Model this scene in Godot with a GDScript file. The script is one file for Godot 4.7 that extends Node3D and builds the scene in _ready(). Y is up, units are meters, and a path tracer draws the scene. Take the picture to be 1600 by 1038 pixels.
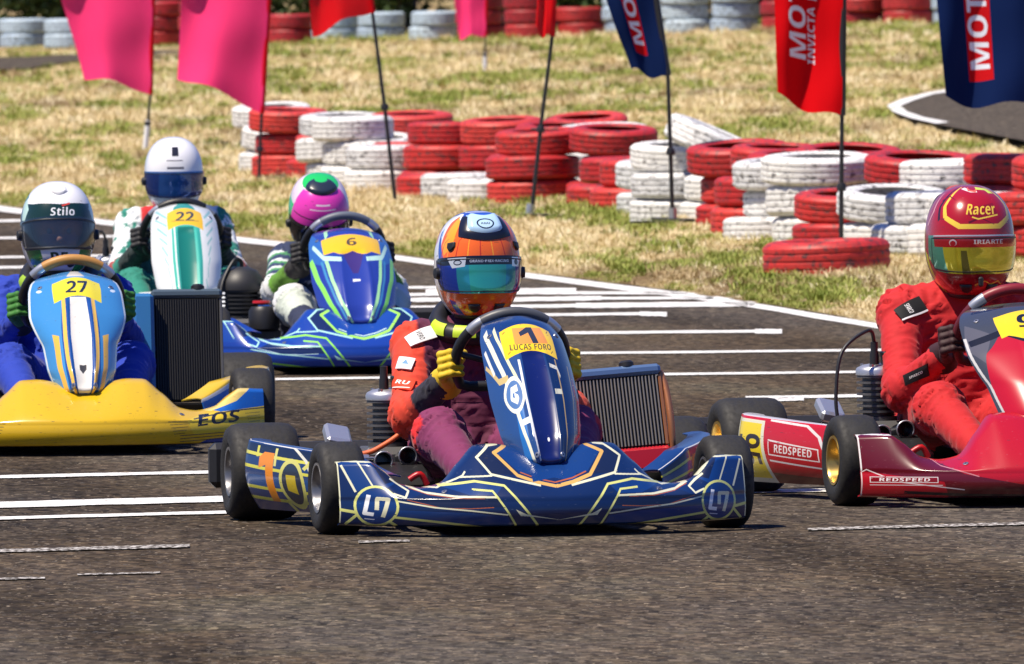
extends Node3D
# A karting race seen through a long lens: five karts with drivers, tyre walls, feather flags, dry grass verge.

const FOCAL := 21100.0      # focal length in pixels of the 1600 x 1038 photograph
const CAM_H := 1.6
const HORIZON := -60.0
const ROLL := 0.010

var cam_basis := Basis()
var rng := RandomNumberGenerator.new()
var used_names := {}
var M := {}
var edge_pts: Array[Vector2] = []    # (x, distance) of the edge of the track
var lump := FastNoiseLite.new()
var patchy := FastNoiseLite.new()

func _ready() -> void:
	rng.seed = 20731
	set_camera()
	set_light()
	make_materials()
	build_ground()
	build_markings()
	build_back_wall()
	build_tyre_wall()
	build_trees()
	build_flags()
	build_karts()
	build_grass()

func set_camera() -> void:
	cam_basis = Basis(Vector3.RIGHT, -atan((519.0 - HORIZON) / FOCAL)) * Basis(Vector3.BACK, -ROLL)
	var cam := Camera3D.new()
	cam.name = "camera"
	add_child(cam)
	cam.transform = Transform3D(cam_basis, Vector3(0, CAM_H, 0))
	cam.near = 1.0
	cam.far = 1500.0
	var at := CameraAttributesPhysical.new()
	at.frustum_focal_length = 12.0 / (519.0 / FOCAL)
	at.frustum_focus_distance = 38.4
	at.exposure_aperture = 27.0
	at.frustum_near = 1.0
	at.frustum_far = 1500.0
	cam.attributes = at
	cam.fov = rad_to_deg(2.0 * atan(519.0 / FOCAL))
	cam.current = true

func set_light() -> void:
	var env := Environment.new()
	env.background_mode = Environment.BG_SKY
	var sky := Sky.new()
	var sm := ProceduralSkyMaterial.new()
	sm.sky_top_color = Color(0.20, 0.38, 0.74)
	sm.sky_horizon_color = Color(0.56, 0.67, 0.80)
	sm.sky_curve = 0.18
	sm.ground_bottom_color = Color(0.22, 0.20, 0.17)
	sm.ground_horizon_color = Color(0.45, 0.44, 0.42)
	sm.energy_multiplier = 1.0
	sky.sky_material = sm
	env.sky = sky
	env.background_energy_multiplier = 0.72
	env.tonemap_mode = Environment.TONE_MAPPER_LINEAR
	env.tonemap_exposure = 1.40
	env.sdfgi_enabled = true
	env.ssao_enabled = true
	env.ssil_enabled = true
	var we := WorldEnvironment.new()
	we.name = "environment"
	we.environment = env
	add_child(we)
	var sun := DirectionalLight3D.new()
	sun.name = "sun"
	sun.light_energy = 1.6
	sun.light_color = Color(1.0, 0.95, 0.87)
	sun.light_angular_distance = 0.5
	sun.shadow_enabled = true
	add_child(sun)
	sun.look_at_from_position(Vector3.ZERO, -Vector3(-0.40, 0.88, 0.24), Vector3.UP)

# ---------- pixels of the photograph to places ----------
func ray(px: float, py: float) -> Vector3:
	return (cam_basis * Vector3((px - 800.0) / FOCAL, -(py - 519.0) / FOCAL, -1.0)).normalized()

func road_at(px: float, py: float) -> Vector3:
	var d := ray(px, py)
	return Vector3(0, CAM_H, 0) + d * (CAM_H / -d.y)

func terrain_at(px: float, py: float) -> Vector3:
	var d := ray(px, py)
	var o := Vector3(0, CAM_H, 0)
	var t := 50.0
	while t < 420.0:
		var p := o + d * t
		if p.y <= rise(p.x, -p.z):
			break
		t += 0.4
	return o + d * t

func scale_at(p: Vector3) -> float:      # photograph pixels to a metre at that distance
	return FOCAL / -p.z

func edge_distance(x: float) -> float:
	var n := edge_pts.size()
	for i in n - 1:
		if x <= edge_pts[i + 1].x or i == n - 2:
			var a := edge_pts[i]
			var b := edge_pts[i + 1]
			return clampf(lerpf(a.y, b.y, (x - a.x) / (b.x - a.x)), 20.0, 230.0)
	return 60.0

func rise(x: float, dist: float) -> float:   # height of the verge, smooth
	var t := dist - edge_distance(x)
	if t < 0.0:
		return 0.0
	return 0.004 + 0.02 * smoothstep(0.0, 1.5, t) + 0.0051 * t

func ground_height(x: float, dist: float) -> float:   # with its lumps
	var t := dist - edge_distance(x)
	var k := smoothstep(0.2, 4.0, t)
	return rise(x, dist) + k * (0.05 * lump.get_noise_2d(x * 2.2, dist * 0.55) + 0.022 * lump.get_noise_2d(x * 9.0 + 90.0, dist * 2.5))

# ---------- nodes ----------
func numbered(called: String) -> String:
	var n: int = used_names.get(called, 0)
	used_names[called] = n + 1
	return called if n == 0 else "%s_%03d" % [called, n]

func tag(o: Node, label: String, category: String, group := "") -> void:
	o.set_meta("label", label)
	o.set_meta("category", category)
	if group != "":
		o.set_meta("group", group)

func thing(called: String, label: String, category: String, group := "", xf := Transform3D()) -> Node3D:
	var o := Node3D.new()
	o.name = numbered(called)
	add_child(o)
	o.transform = xf
	tag(o, label, category, group)
	return o

func part(parent: Node, called: String, mesh: Mesh, mat: Material, xf := Transform3D()) -> MeshInstance3D:
	var o := MeshInstance3D.new()
	o.name = numbered(called) if parent == self else called
	o.mesh = mesh
	o.material_override = mat
	o.transform = xf
	parent.add_child(o, true)
	return o

func structure(called: String, mesh: Mesh, mat: Material) -> MeshInstance3D:
	var o := part(self, called, mesh, mat)
	o.set_meta("kind", "structure")
	return o

# ---------- materials ----------
func lin(r: float, g: float, b: float) -> Color:    # real-world (linear) base colour
	return Color(r, g, b).linear_to_srgb()

func mat(c: Color, rough := 0.6, metal := 0.0) -> StandardMaterial3D:
	var m := StandardMaterial3D.new()
	m.albedo_color = c
	m.roughness = rough
	m.metallic = metal
	return m

func vmat(rough := 0.8) -> StandardMaterial3D:
	var m := mat(Color.WHITE, rough)
	m.vertex_color_use_as_albedo = true
	return m

func noise_tex(freq: float, octaves: int, stops: Array, size := 512, seed_ := 1, as_normal := false, strength := 4.0) -> NoiseTexture2D:
	var n := FastNoiseLite.new()
	n.noise_type = FastNoiseLite.TYPE_SIMPLEX_SMOOTH
	n.frequency = freq
	n.fractal_octaves = octaves
	n.seed = seed_
	var t := NoiseTexture2D.new()
	t.width = size
	t.height = size
	t.seamless = true
	t.noise = n
	if as_normal:
		t.as_normal_map = true
		t.bump_strength = strength
	else:
		var g := Gradient.new()
		var off := PackedFloat32Array()
		var col := PackedColorArray()
		for s in stops:
			off.append(s[0])
			col.append(s[1])
		g.offsets = off
		g.colors = col
		t.color_ramp = g
	return t

func triplanar(m: StandardMaterial3D, per_metre: float, world := true) -> StandardMaterial3D:
	m.uv1_triplanar = true
	m.uv1_world_triplanar = world
	m.uv1_scale = Vector3.ONE * per_metre
	return m

func make_materials() -> void:
	lump.seed = 5
	lump.frequency = 0.35
	lump.fractal_octaves = 3
	patchy.seed = 11
	patchy.frequency = 0.22
	patchy.fractal_octaves = 4
	M.rubber = mat(lin(0.011, 0.011, 0.012), 0.85)
	M.rubber.roughness_texture = noise_tex(0.03, 4, [[0.2, Color(0.7, 0.7, 0.7)], [0.8, Color.WHITE]], 256, 8)
	M.rubber.albedo_color = Color.WHITE
	M.rubber.albedo_texture = noise_tex(0.035, 5, [[0.25, lin(0.008, 0.008, 0.009)], [0.55, lin(0.014, 0.0135, 0.013)], [0.75, lin(0.018, 0.017, 0.016)], [1.0, lin(0.030, 0.027, 0.024)]], 512, 14)
	triplanar(M.rubber, 5.0, false)
	M.black = mat(lin(0.012, 0.012, 0.014), 0.45)
	M.black_gloss = mat(lin(0.01, 0.01, 0.012), 0.18)
	M.steel = mat(lin(0.42, 0.42, 0.44), 0.32, 0.9)
	M.alloy = mat(lin(0.55, 0.56, 0.58), 0.38, 0.8)
	M.cast = mat(lin(0.11, 0.11, 0.115), 0.5, 0.5)
	M.cast_dark = mat(lin(0.035, 0.035, 0.037), 0.5, 0.3)
	M.chrome = mat(lin(0.75, 0.76, 0.78), 0.12, 1.0)
	M.gold = mat(lin(0.62, 0.42, 0.12), 0.3, 0.9)
	M.copper = mat(lin(0.50, 0.20, 0.09), 0.4, 0.6)
	M.orange_wire = mat(lin(0.62, 0.12, 0.03), 0.5)
	M.red_part = mat(lin(0.45, 0.01, 0.015), 0.35)
	M.white_part = mat(lin(0.75, 0.76, 0.78), 0.4)
	M.tray = mat(lin(0.08, 0.08, 0.085), 0.5, 0.4)
	M.skin = mat(lin(0.42, 0.22, 0.15), 0.55)

# ---------- a mesh being collected ----------
class Shape:
	var v := PackedVector3Array()
	var n := PackedVector3Array()
	var t := PackedVector2Array()
	var c := PackedColorArray()
	var ix := PackedInt32Array()

	func vert(p: Vector3, nr: Vector3, uv := Vector2.ZERO) -> int:
		v.append(p)
		n.append(nr)
		t.append(uv)
		return v.size() - 1

	func tri(a: int, b: int, d: int) -> void:
		var g := (v[b] - v[a]).cross(v[d] - v[a])
		ix.append(a)
		if g.dot(n[a] + n[b] + n[d]) > 0.0:
			ix.append(d)
			ix.append(b)
		else:
			ix.append(b)
			ix.append(d)

	func quad(a: int, b: int, d: int, e: int) -> void:
		tri(a, b, d)
		tri(a, d, e)

	func flat_quad(a: Vector3, b: Vector3, d: Vector3, e: Vector3, nr := Vector3.ZERO) -> void:
		if nr == Vector3.ZERO:
			nr = (b - a).cross(e - a).normalized()
		quad(vert(a, nr, Vector2(0, 0)), vert(b, nr, Vector2(1, 0)), vert(d, nr, Vector2(1, 1)), vert(e, nr, Vector2(0, 1)))

	# A sheet of thickness th: fn(u, v) gives the point, uvfn(u, v, p) the texture place. away: a direction its front looks to.
	func sheet(fn: Callable, nu: int, nv: int, th: float, away: Vector3, uvfn = null) -> void:
		var p := []
		for j in nv + 1:
			for i in nu + 1:
				p.append(fn.call(float(i) / nu, float(j) / nv))
		var w := nu + 1
		var nn := []
		var total := Vector3.ZERO
		for j in nv + 1:
			for i in nu + 1:
				var du: Vector3 = p[j * w + mini(i + 1, nu)] - p[j * w + maxi(i - 1, 0)]
				var dv: Vector3 = p[mini(j + 1, nv) * w + i] - p[maxi(j - 1, 0) * w + i]
				var q := du.cross(dv).normalized()
				nn.append(q)
				total += q
		var sg := 1.0 if total.dot(away) > 0.0 else -1.0
		var base := v.size()
		for j in nv + 1:
			for i in nu + 1:
				var k := j * w + i
				var uv := Vector2(float(i) / nu, 1.0 - float(j) / nv)
				if uvfn != null:
					uv = uvfn.call(float(i) / nu, float(j) / nv, p[k])
				vert(p[k], nn[k] * sg, uv)
		for j in nv:
			for i in nu:
				var k := base + j * w + i
				quad(k, k + 1, k + w + 1, k + w)
		if th <= 0.0:
			return
		var back := v.size()
		for k in p.size():
			vert(p[k] - nn[k] * sg * th, -nn[k] * sg, t[base + k])
		for j in nv:
			for i in nu:
				var k := back + j * w + i
				quad(k, k + 1, k + w + 1, k + w)
		var rim := []
		for i in nu + 1:
			rim.append(i)
		for j in range(1, nv + 1):
			rim.append(j * w + nu)
		for i in range(nu - 1, -1, -1):
			rim.append(nv * w + i)
		for j in range(nv - 1, -1, -1):
			rim.append(j * w)
		var mid := Vector3.ZERO
		for k in p:
			mid += k
		mid /= p.size()
		for i in rim.size() - 1:
			var a: int = rim[i]
			var b: int = rim[i + 1]
			var pa: Vector3 = v[base + a]
			var pb: Vector3 = v[base + b]
			if pa.distance_squared_to(pb) < 1e-10:
				continue
			var nr := (pb - pa).cross(nn[a]).normalized()
			if nr.dot(pa - mid) < 0.0:
				nr = -nr
			var q0 := vert(pa, nr, t[base + a])
			var q1 := vert(pb, nr, t[base + b])
			var q2 := vert(v[back + b], nr, t[base + b])
			var q3 := vert(v[back + a], nr, t[base + a])
			quad(q0, q1, q2, q3)

	# profile of (radius, along y), turned about y
	func lathe(profile: Array, xf: Transform3D, segs := 24) -> void:
		var m := profile.size()
		var sn := []
		for i in m - 1:
			var d: Vector2 = profile[i + 1] - profile[i]
			sn.append(Vector2(d.y, -d.x).normalized())
		for i in m - 1:
			var n0: Vector2 = sn[i]
			var n1: Vector2 = sn[i]
			if i > 0 and sn[i - 1].dot(sn[i]) > 0.72:
				n0 = (sn[i - 1] + sn[i]).normalized()
			if i < m - 2 and sn[i + 1].dot(sn[i]) > 0.72:
				n1 = (sn[i + 1] + sn[i]).normalized()
			var base := v.size()
			for s in segs + 1:
				var a := TAU * s / segs
				var cs := cos(a)
				var sn2 := sin(a)
				var p0: Vector2 = profile[i]
				var p1: Vector2 = profile[i + 1]
				vert(xf * Vector3(p0.x * cs, p0.y, p0.x * sn2), (xf.basis * Vector3(n0.x * cs, n0.y, n0.x * sn2)).normalized(), Vector2(float(s) / segs, float(i) / m))
				vert(xf * Vector3(p1.x * cs, p1.y, p1.x * sn2), (xf.basis * Vector3(n1.x * cs, n1.y, n1.x * sn2)).normalized(), Vector2(float(s) / segs, float(i + 1) / m))
			for s in segs:
				var k := base + 2 * s
				quad(k, k + 1, k + 3, k + 2)

	func tube(pts: Array, r: float, sides := 8, r_end := -1.0, closed := false) -> void:
		var m := pts.size()
		if r_end < 0.0:
			r_end = r
		var base := v.size()
		var up := Vector3(0.13, 0.97, 0.21).normalized()
		for i in m:
			var d: Vector3
			if closed:
				d = pts[(i + 1) % m] - pts[(i + m - 1) % m]
			else:
				d = pts[mini(i + 1, m - 1)] - pts[maxi(i - 1, 0)]
			d = d.normalized()
			var x := d.cross(up)
			if x.length() < 0.1:
				x = d.cross(Vector3(0.9, 0.1, 0.3))
			x = x.normalized()
			var y := x.cross(d).normalized()
			up = y
			var rr := lerpf(r, r_end, float(i) / maxi(m - 1, 1))
			for s in sides + 1:
				var a := TAU * s / sides
				var q := x * cos(a) + y * sin(a)
				vert(pts[i] + q * rr, q, Vector2(float(s) / sides, float(i) / m))
		var w := sides + 1
		for i in (m if closed else m - 1):
			for s in sides:
				var k := base + i * w + s
				var k2 := base + ((i + 1) % m) * w + s
				quad(k, k + 1, k2 + 1, k2)
		if not closed:
			for e in [0, m - 1]:
				var d: Vector3 = (pts[0] - pts[1]).normalized() if e == 0 else (pts[m - 1] - pts[m - 2]).normalized()
				var ring := []
				for s in sides:
					ring.append(vert(v[base + e * w + s], d))
				for s in range(1, sides - 1):
					tri(ring[0], ring[s], ring[s + 1])

	func box(xf: Transform3D, size: Vector3, b := 0.004) -> void:
		var h := size / 2.0
		b = minf(b, minf(h.x, minf(h.y, h.z)) * 0.6)
		var corner := func(sx: int, sy: int, sz: int, axis: int) -> Vector3:
			var q := Vector3(h.x - b, h.y - b, h.z - b)
			q[axis] += b
			return Vector3(q.x * sx, q.y * sy, q.z * sz)
		for axis in 3:
			var a1 := (axis + 1) % 3
			var a2 := (axis + 2) % 3
			for s in [-1, 1]:
				var nr := Vector3.ZERO
				nr[axis] = s
				var ids := []
				for k in [[-1, -1], [1, -1], [1, 1], [-1, 1]]:
					var sg := [0, 0, 0]
					sg[axis] = s
					sg[a1] = k[0]
					sg[a2] = k[1]
					ids.append(vert(xf * corner.call(sg[0], sg[1], sg[2], axis), (xf.basis * nr).normalized(), Vector2(k[0] * 0.5 + 0.5, k[1] * 0.5 + 0.5)))
				quad(ids[0], ids[1], ids[2], ids[3])
			for s1 in [-1, 1]:
				for s2 in [-1, 1]:
					var nr := Vector3.ZERO
					nr[a1] = s1
					nr[a2] = s2
					nr = (xf.basis * nr).normalized()
					var ids := []
					for k in [[-1, a1], [1, a1], [1, a2], [-1, a2]]:
						var sg := [0, 0, 0]
						sg[axis] = k[0]
						sg[a1] = s1
						sg[a2] = s2
						ids.append(vert(xf * corner.call(sg[0], sg[1], sg[2], k[1]), nr))
					quad(ids[0], ids[1], ids[2], ids[3])
		for sx in [-1, 1]:
			for sy in [-1, 1]:
				for sz in [-1, 1]:
					var nr := (xf.basis * Vector3(sx, sy, sz)).normalized()
					var ids := []
					for axis in 3:
						ids.append(vert(xf * corner.call(sx, sy, sz, axis), nr))
					tri(ids[0], ids[1], ids[2])

	func done() -> ArrayMesh:
		var a := []
		a.resize(Mesh.ARRAY_MAX)
		a[Mesh.ARRAY_VERTEX] = v
		a[Mesh.ARRAY_NORMAL] = n
		a[Mesh.ARRAY_TEX_UV] = t
		if c.size() == v.size():
			a[Mesh.ARRAY_COLOR] = c
		a[Mesh.ARRAY_INDEX] = ix
		var m := ArrayMesh.new()
		m.add_surface_from_arrays(Mesh.PRIMITIVE_TRIANGLES, a)
		return m

func at(x: float, y: float, z: float) -> Transform3D:
	return Transform3D(Basis(), Vector3(x, y, z))

func turned(axis: Vector3, deg: float, p := Vector3.ZERO) -> Transform3D:
	return Transform3D(Basis(axis.normalized(), deg_to_rad(deg)), p)

func along(dir: Vector3, p: Vector3) -> Transform3D:      # local y along dir
	var y := dir.normalized()
	var x := y.cross(Vector3(0.31, 0.2, 0.93)).normalized()
	return Transform3D(Basis(x, y, x.cross(y)), p)

func smooth_path(pts: Array, n: int) -> Array:
	var out := []
	var m := pts.size()
	for i in m - 1:
		var p0: Vector3 = pts[maxi(i - 1, 0)]
		var p1: Vector3 = pts[i]
		var p2: Vector3 = pts[i + 1]
		var p3: Vector3 = pts[mini(i + 2, m - 1)]
		for k in n:
			out.append(p1.cubic_interpolate(p2, p0, p3, float(k) / n))
	out.append(pts[m - 1])
	return out

func box_mesh(size: Vector3, b := 0.004) -> ArrayMesh:
	var s := Shape.new()
	s.box(Transform3D(), size, b)
	return s.done()

# ---------- print: a picture painted from polygons, strokes and letters ----------
class Print:
	var img: Image
	var w: int
	var h: int
	var map := Transform2D()      # drawing units to pixels

	func _init(w_: int, h_: int, c: Color) -> void:
		w = w_
		h = h_
		img = Image.create(w, h, false, Image.FORMAT_RGB8)
		img.fill(c)

	func poly(pts: Array, c: Color) -> void:
		var q := []
		var y0 := 1e9
		var y1 := -1e9
		for p in pts:
			var r: Vector2 = map * p
			q.append(r)
			y0 = minf(y0, r.y)
			y1 = maxf(y1, r.y)
		var m := q.size()
		for y in range(maxi(int(floor(y0)), 0), mini(int(ceil(y1)) + 1, h)):
			var yy := y + 0.5
			var xs := []
			for i in m:
				var a: Vector2 = q[i]
				var b: Vector2 = q[(i + 1) % m]
				if (a.y <= yy) != (b.y <= yy):
					xs.append(a.x + (yy - a.y) / (b.y - a.y) * (b.x - a.x))
			xs.sort()
			for k in range(0, xs.size() - 1, 2):
				var xa := maxi(int(round(xs[k])), 0)
				var xb := mini(int(round(xs[k + 1])), w)
				if xb > xa:
					img.fill_rect(Rect2i(xa, y, xb - xa, 1), c)

	func oval(p: Vector2, r: Vector2, c: Color, turn := 0.0) -> void:
		var a := []
		for i in 28:
			a.append(p + Vector2(r.x * cos(TAU * i / 28), r.y * sin(TAU * i / 28)).rotated(turn))
		poly(a, c)

	func stroke(pts: Array, width: float, c: Color, width_end := -1.0) -> void:
		if width_end < 0.0:
			width_end = width
		var m := pts.size()
		for i in m - 1:
			var a: Vector2 = pts[i]
			var b: Vector2 = pts[i + 1]
			var d := (b - a).normalized().orthogonal() * 0.5
			var wa := lerpf(width, width_end, float(i) / (m - 1))
			var wb := lerpf(width, width_end, float(i + 1) / (m - 1))
			poly([a + d * wa, b + d * wb, b - d * wb, a - d * wa], c)
			if i > 0:
				oval(a, Vector2.ONE * wa * 0.5, c)

	func text(s: String, p: Vector2, size: float, c: Color, turn := 0.0, slant := 0.0, stretch := 1.0, weight := 700, rim := 0.0, rim_color := Color.BLACK) -> void:
		var f := SystemFont.new()
		f.font_names = PackedStringArray(["Droid Sans"])
		f.font_weight = weight
		var tm := TextMesh.new()
		tm.font = f
		tm.text = s
		tm.font_size = 64
		tm.pixel_size = 1.0 / 64.0
		tm.depth = 0.0
		tm.curve_step = 2.0
		var a := tm.get_mesh_arrays()
		var vs: PackedVector3Array = a[Mesh.ARRAY_VERTEX]
		var ids = a[Mesh.ARRAY_INDEX]
		var order := []
		if ids != null and ids.size() > 0:
			order = Array(ids)
		else:
			order = range(vs.size())
		var offs := [Vector2.ZERO]
		var cols := [c]
		if rim > 0.0:
			offs = []
			cols = []
			for k in 10:
				offs.append(Vector2(rim, 0).rotated(TAU * k / 10))
				cols.append(rim_color)
			offs.append(Vector2.ZERO)
			cols.append(c)
		for o in offs.size():
			for i in range(0, order.size() - 2, 3):
				var q := []
				for k in 3:
					var e: Vector3 = vs[order[i + k]]
					q.append(p + offs[o] + (Vector2(e.x * stretch + e.y * slant, -e.y) * size).rotated(turn))
				poly(q, cols[o])

	func specks(r: RandomNumberGenerator, n: int, c: Color, lo: float, hi: float, tall := 1.0) -> void:
		for i in n:
			var s := r.randf_range(lo, hi)
			var x := r.randi_range(0, w - 1)
			var y := r.randi_range(0, h - 1)
			var rect := Rect2i(x, y, maxi(int(s), 1), maxi(int(s * tall), 1)).intersection(Rect2i(0, 0, w, h))
			var was := img.get_pixel(x, y)
			img.fill_rect(rect, was.lerp(c, r.randf_range(0.15, 0.6)))

	func mirror_x() -> void:
		img.flip_x()

	func tex() -> ImageTexture:
		return ImageTexture.create_from_image(img)

func printed(p: Print, rough := 0.28, coat := 0.6) -> StandardMaterial3D:
	var m := mat(Color.WHITE, rough)
	m.albedo_texture = p.tex()
	m.texture_repeat = false
	if coat > 0.0:
		m.clearcoat_enabled = true
		m.clearcoat = coat
		m.clearcoat_roughness = 0.15
	m.metallic_specular = 0.35
	return m

func scuff(p: Print, amount: int) -> void:
	p.specks(rng, amount, Color(0.15, 0.13, 0.11), 1, 4, 0.5)
	p.specks(rng, amount / 2, Color(0.75, 0.74, 0.72), 2, 14, 0.1)
	p.specks(rng, amount / 3, Color(0.30, 0.26, 0.22), 4, 18, 0.25)

const NTH := ["first", "second", "third", "fourth", "fifth", "sixth", "seventh", "eighth", "ninth", "tenth", "eleventh", "twelfth", "thirteenth", "fourteenth", "fifteenth", "sixteenth", "seventeenth", "eighteenth", "nineteenth", "twentieth", "twenty-first", "twenty-second", "twenty-third", "twenty-fourth"]
var stack_x := []

func nearest_stack(x: float) -> String:
	var best := 0
	for i in stack_x.size():
		if absf(stack_x[i] - x) < absf(stack_x[best] - x):
			best = i
	return NTH[best]

# ---------- ground ----------
func build_ground() -> void:
	for p in [[-900, 215], [-400, 266], [0, 321], [170, 344], [365, 369], [600, 396], [830, 427], [1000, 448], [1140, 467], [1380, 506], [1700, 566], [2300, 700]]:
		var g := road_at(p[0], p[1])
		edge_pts.append(Vector2(g.x, -g.z))
	var asphalt := mat(Color.WHITE, 0.82)
	asphalt.vertex_color_use_as_albedo = true
	var pr := Print.new(2048, 2048, lin(0.088, 0.076, 0.064))
	for k in [[90000, lin(0.040, 0.035, 0.031), 3, 14], [60000, lin(0.15, 0.122, 0.094), 3, 12], [26000, lin(0.26, 0.215, 0.165), 2, 9], [40000, lin(0.026, 0.024, 0.023), 2, 8], [9000, lin(0.44, 0.40, 0.33), 1, 6]]:
		pr.specks(rng, k[0], k[1], k[2], k[3], 0.7)
	asphalt.albedo_texture = pr.tex()
	asphalt.metallic_specular = 0.12
	asphalt.roughness = 0.95
	asphalt.normal_enabled = true
	asphalt.normal_texture = noise_tex(0.12, 3, [], 512, 3, true, 6.0)
	asphalt.normal_scale = 0.5
	asphalt.uv1_triplanar = true
	asphalt.uv1_world_triplanar = true
	asphalt.uv1_scale = Vector3(0.17, 0.17, 0.06)
	M.asphalt = asphalt
	# the whole ground, out to the horizon, and the track's surface with its tan and dark patches
	var far := Shape.new()
	var a := far.vert(Vector3(-700, -0.03, 60), Vector3.UP)
	var b := far.vert(Vector3(700, -0.03, 60), Vector3.UP)
	var c := far.vert(Vector3(700, -0.03, -1300), Vector3.UP)
	var d := far.vert(Vector3(-700, -0.03, -1300), Vector3.UP)
	far.quad(a, b, c, d)
	for k in 4:
		far.c.append(Color(0.9, 0.9, 0.9))
	structure("ground", far.done(), asphalt)
	var road := Shape.new()
	var nx := 76
	var nz := 420
	for j in nz + 1:
		var dist := 6.0 + 134.0 * pow(float(j) / nz, 1.25)
		for i in nx + 1:
			var x := lerpf(-9.5, 9.5, float(i) / nx)
			road.vert(Vector3(x, 0.0, -dist), Vector3.UP)
			var tan_k := clampf(0.5 + 1.3 * patchy.get_noise_2d(x * 1.7 + 40.0, dist * 0.55), 0.0, 1.0)
			var dark := clampf(0.5 + 1.5 * patchy.get_noise_2d(x * 3.0 - 70.0 + dist * 0.5, dist * 0.16 + 9.0), 0.0, 1.0)
			var col := Color(0.80, 0.80, 0.82).lerp(Color(1.30, 1.14, 0.95), tan_k) * lerpf(0.48, 1.25, dark)
			col.a = 1.0
			road.c.append(col)
	for j in nz:
		for i in nx:
			var k := j * (nx + 1) + i
			road.quad(k, k + 1, k + nx + 2, k + nx + 1)
	structure("road", road.done(), asphalt)
	# the verge
	var soil := Shape.new()
	var cols := 300
	var rows := 330
	for j in rows + 1:
		var f := float(j) / rows
		var t := 0.0 if j == 0 else 150.0 * pow(f, 1.7) + (0.0 if j < rows else 500.0)
		for i in cols + 1:
			var x := lerpf(-15.0, 17.0, float(i) / cols)
			if j == rows:
				x *= 18.0
			var dist := edge_distance(clampf(x, -15, 17)) + t
			var ragged := 0.12 * lump.get_noise_2d(x * 14.0, 3.0) * (1.0 if j == 0 else 0.0)
			dist += ragged * 4.0
			soil.vert(Vector3(x, ground_height(x, dist) if j > 0 else 0.002, -dist), Vector3.UP)
			soil.c.append(verge_colour(x, dist))
	for j in rows:
		for i in cols:
			var k := j * (cols + 1) + i
			soil.quad(k, k + 1, k + cols + 2, k + cols + 1)
	for j in rows + 1:
		for i in cols + 1:
			var k := j * (cols + 1) + i
			var du := soil.v[j * (cols + 1) + mini(i + 1, cols)] - soil.v[j * (cols + 1) + maxi(i - 1, 0)]
			var dv := soil.v[mini(j + 1, rows) * (cols + 1) + i] - soil.v[maxi(j - 1, 0) * (cols + 1) + i]
			var q := du.cross(dv).normalized()
			soil.n[k] = q if q.y > 0 else -q
	var dry := vmat(0.95)
	dry.metallic_specular = 0.1
	var straw := Print.new(1024, 1024, Color(0.80, 0.80, 0.80))
	straw.specks(rng, 40000, Color(1, 1, 1), 2, 14, 0.3)
	straw.specks(rng, 36000, Color(0.38, 0.34, 0.28), 2, 10, 0.4)
	dry.albedo_texture = straw.tex()
	triplanar(dry, 0.5)
	structure("verge", soil.done(), dry)
	# the other stretch of track on the infield, with its white edge
	loop_track([[1388, 180], [1410, 170], [1450, 160], [1500, 152], [1550, 149], [1610, 148], [1800, 152]], [[1388, 180], [1398, 190], [1425, 200], [1465, 209], [1530, 222], [1610, 238], [1800, 275]], 8.0)
	loop_track([[-240, 92], [-60, 99], [40, 97], [134, 92], [230, 88], [262, 87], [288, 88]], [[-240, 122], [-60, 119], [40, 116], [134, 101], [230, 95], [262, 92], [288, 89]], 0.0)

var loops := []

func loop_track(top: Array, low: Array, border: float) -> void:
	var s := Shape.new()
	var rows := 6
	var n := top.size()
	for j in rows + 1:
		for i in n:
			var px := lerpf(top[i][0], low[i][0], float(j) / rows)
			var py := lerpf(top[i][1], low[i][1], float(j) / rows)
			var p := terrain_at(px, py)
			s.vert(p + Vector3(0, 0.07, 0), Vector3.UP)
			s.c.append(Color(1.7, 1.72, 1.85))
	for j in rows:
		for i in n - 1:
			var k := j * n + i
			s.quad(k, k + 1, k + n + 1, k + n)
	structure("track_loop", s.done(), M.asphalt)
	var around := PackedVector2Array()
	for i in n:
		around.append(Vector2(s.v[i].x, -s.v[i].z))
	for i in range(n - 1, -1, -1):
		around.append(Vector2(s.v[rows * n + i].x, -s.v[rows * n + i].z))
	loops.append(around)
	if border <= 0.0:
		return
	var e := Shape.new()
	var path := []
	for i in range(n - 1, -1, -1):
		path.append(Vector2(top[i][0], top[i][1]))
	for i in range(1, 4):
		path.append(Vector2(low[i][0], low[i][1]))
	var centre := Vector2(1560, 188)
	for i in path.size():
		var p: Vector2 = path[i]
		var inward := (centre - p).normalized()
		var k := border * (0.55 if i < 5 else 1.0)
		e.vert(terrain_at(p.x - inward.x * 2, p.y - inward.y * 2) + Vector3(0, 0.078, 0), Vector3.UP)
		var q := p + Vector2(inward.x * k * 2.4, inward.y * k)
		e.vert(terrain_at(q.x, q.y) + Vector3(0, 0.078, 0), Vector3.UP)
	for i in path.size() - 1:
		e.quad(2 * i, 2 * i + 1, 2 * i + 3, 2 * i + 2)
	structure("track_edge_line", e.done(), paint_material())

func green_at(x: float, dist: float) -> float:
	return 0.6 * patchy.get_noise_2d(x * 1.9, dist * 0.42 + 17.0) + 0.55 * patchy.get_noise_2d(x * 7.0 + 33.0, dist * 1.3)

func verge_colour(x: float, dist: float) -> Color:
	var g := green_at(x, dist)
	var b := patchy.get_noise_2d(x * 2.6 + 130.0, dist * 0.5 - 40.0)
	var c := Color(0.56, 0.44, 0.24)
	c = c.lerp(Color(0.66, 0.55, 0.33), clampf(b * 2.0, 0, 1))
	c = c.lerp(Color(0.22, 0.145, 0.08), clampf((-b - 0.12) * 2.6, 0, 0.8))
	c = c.lerp(Color(0.26, 0.28, 0.08), clampf((g - 0.08) * 3.0, 0, 0.7))
	return c

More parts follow.
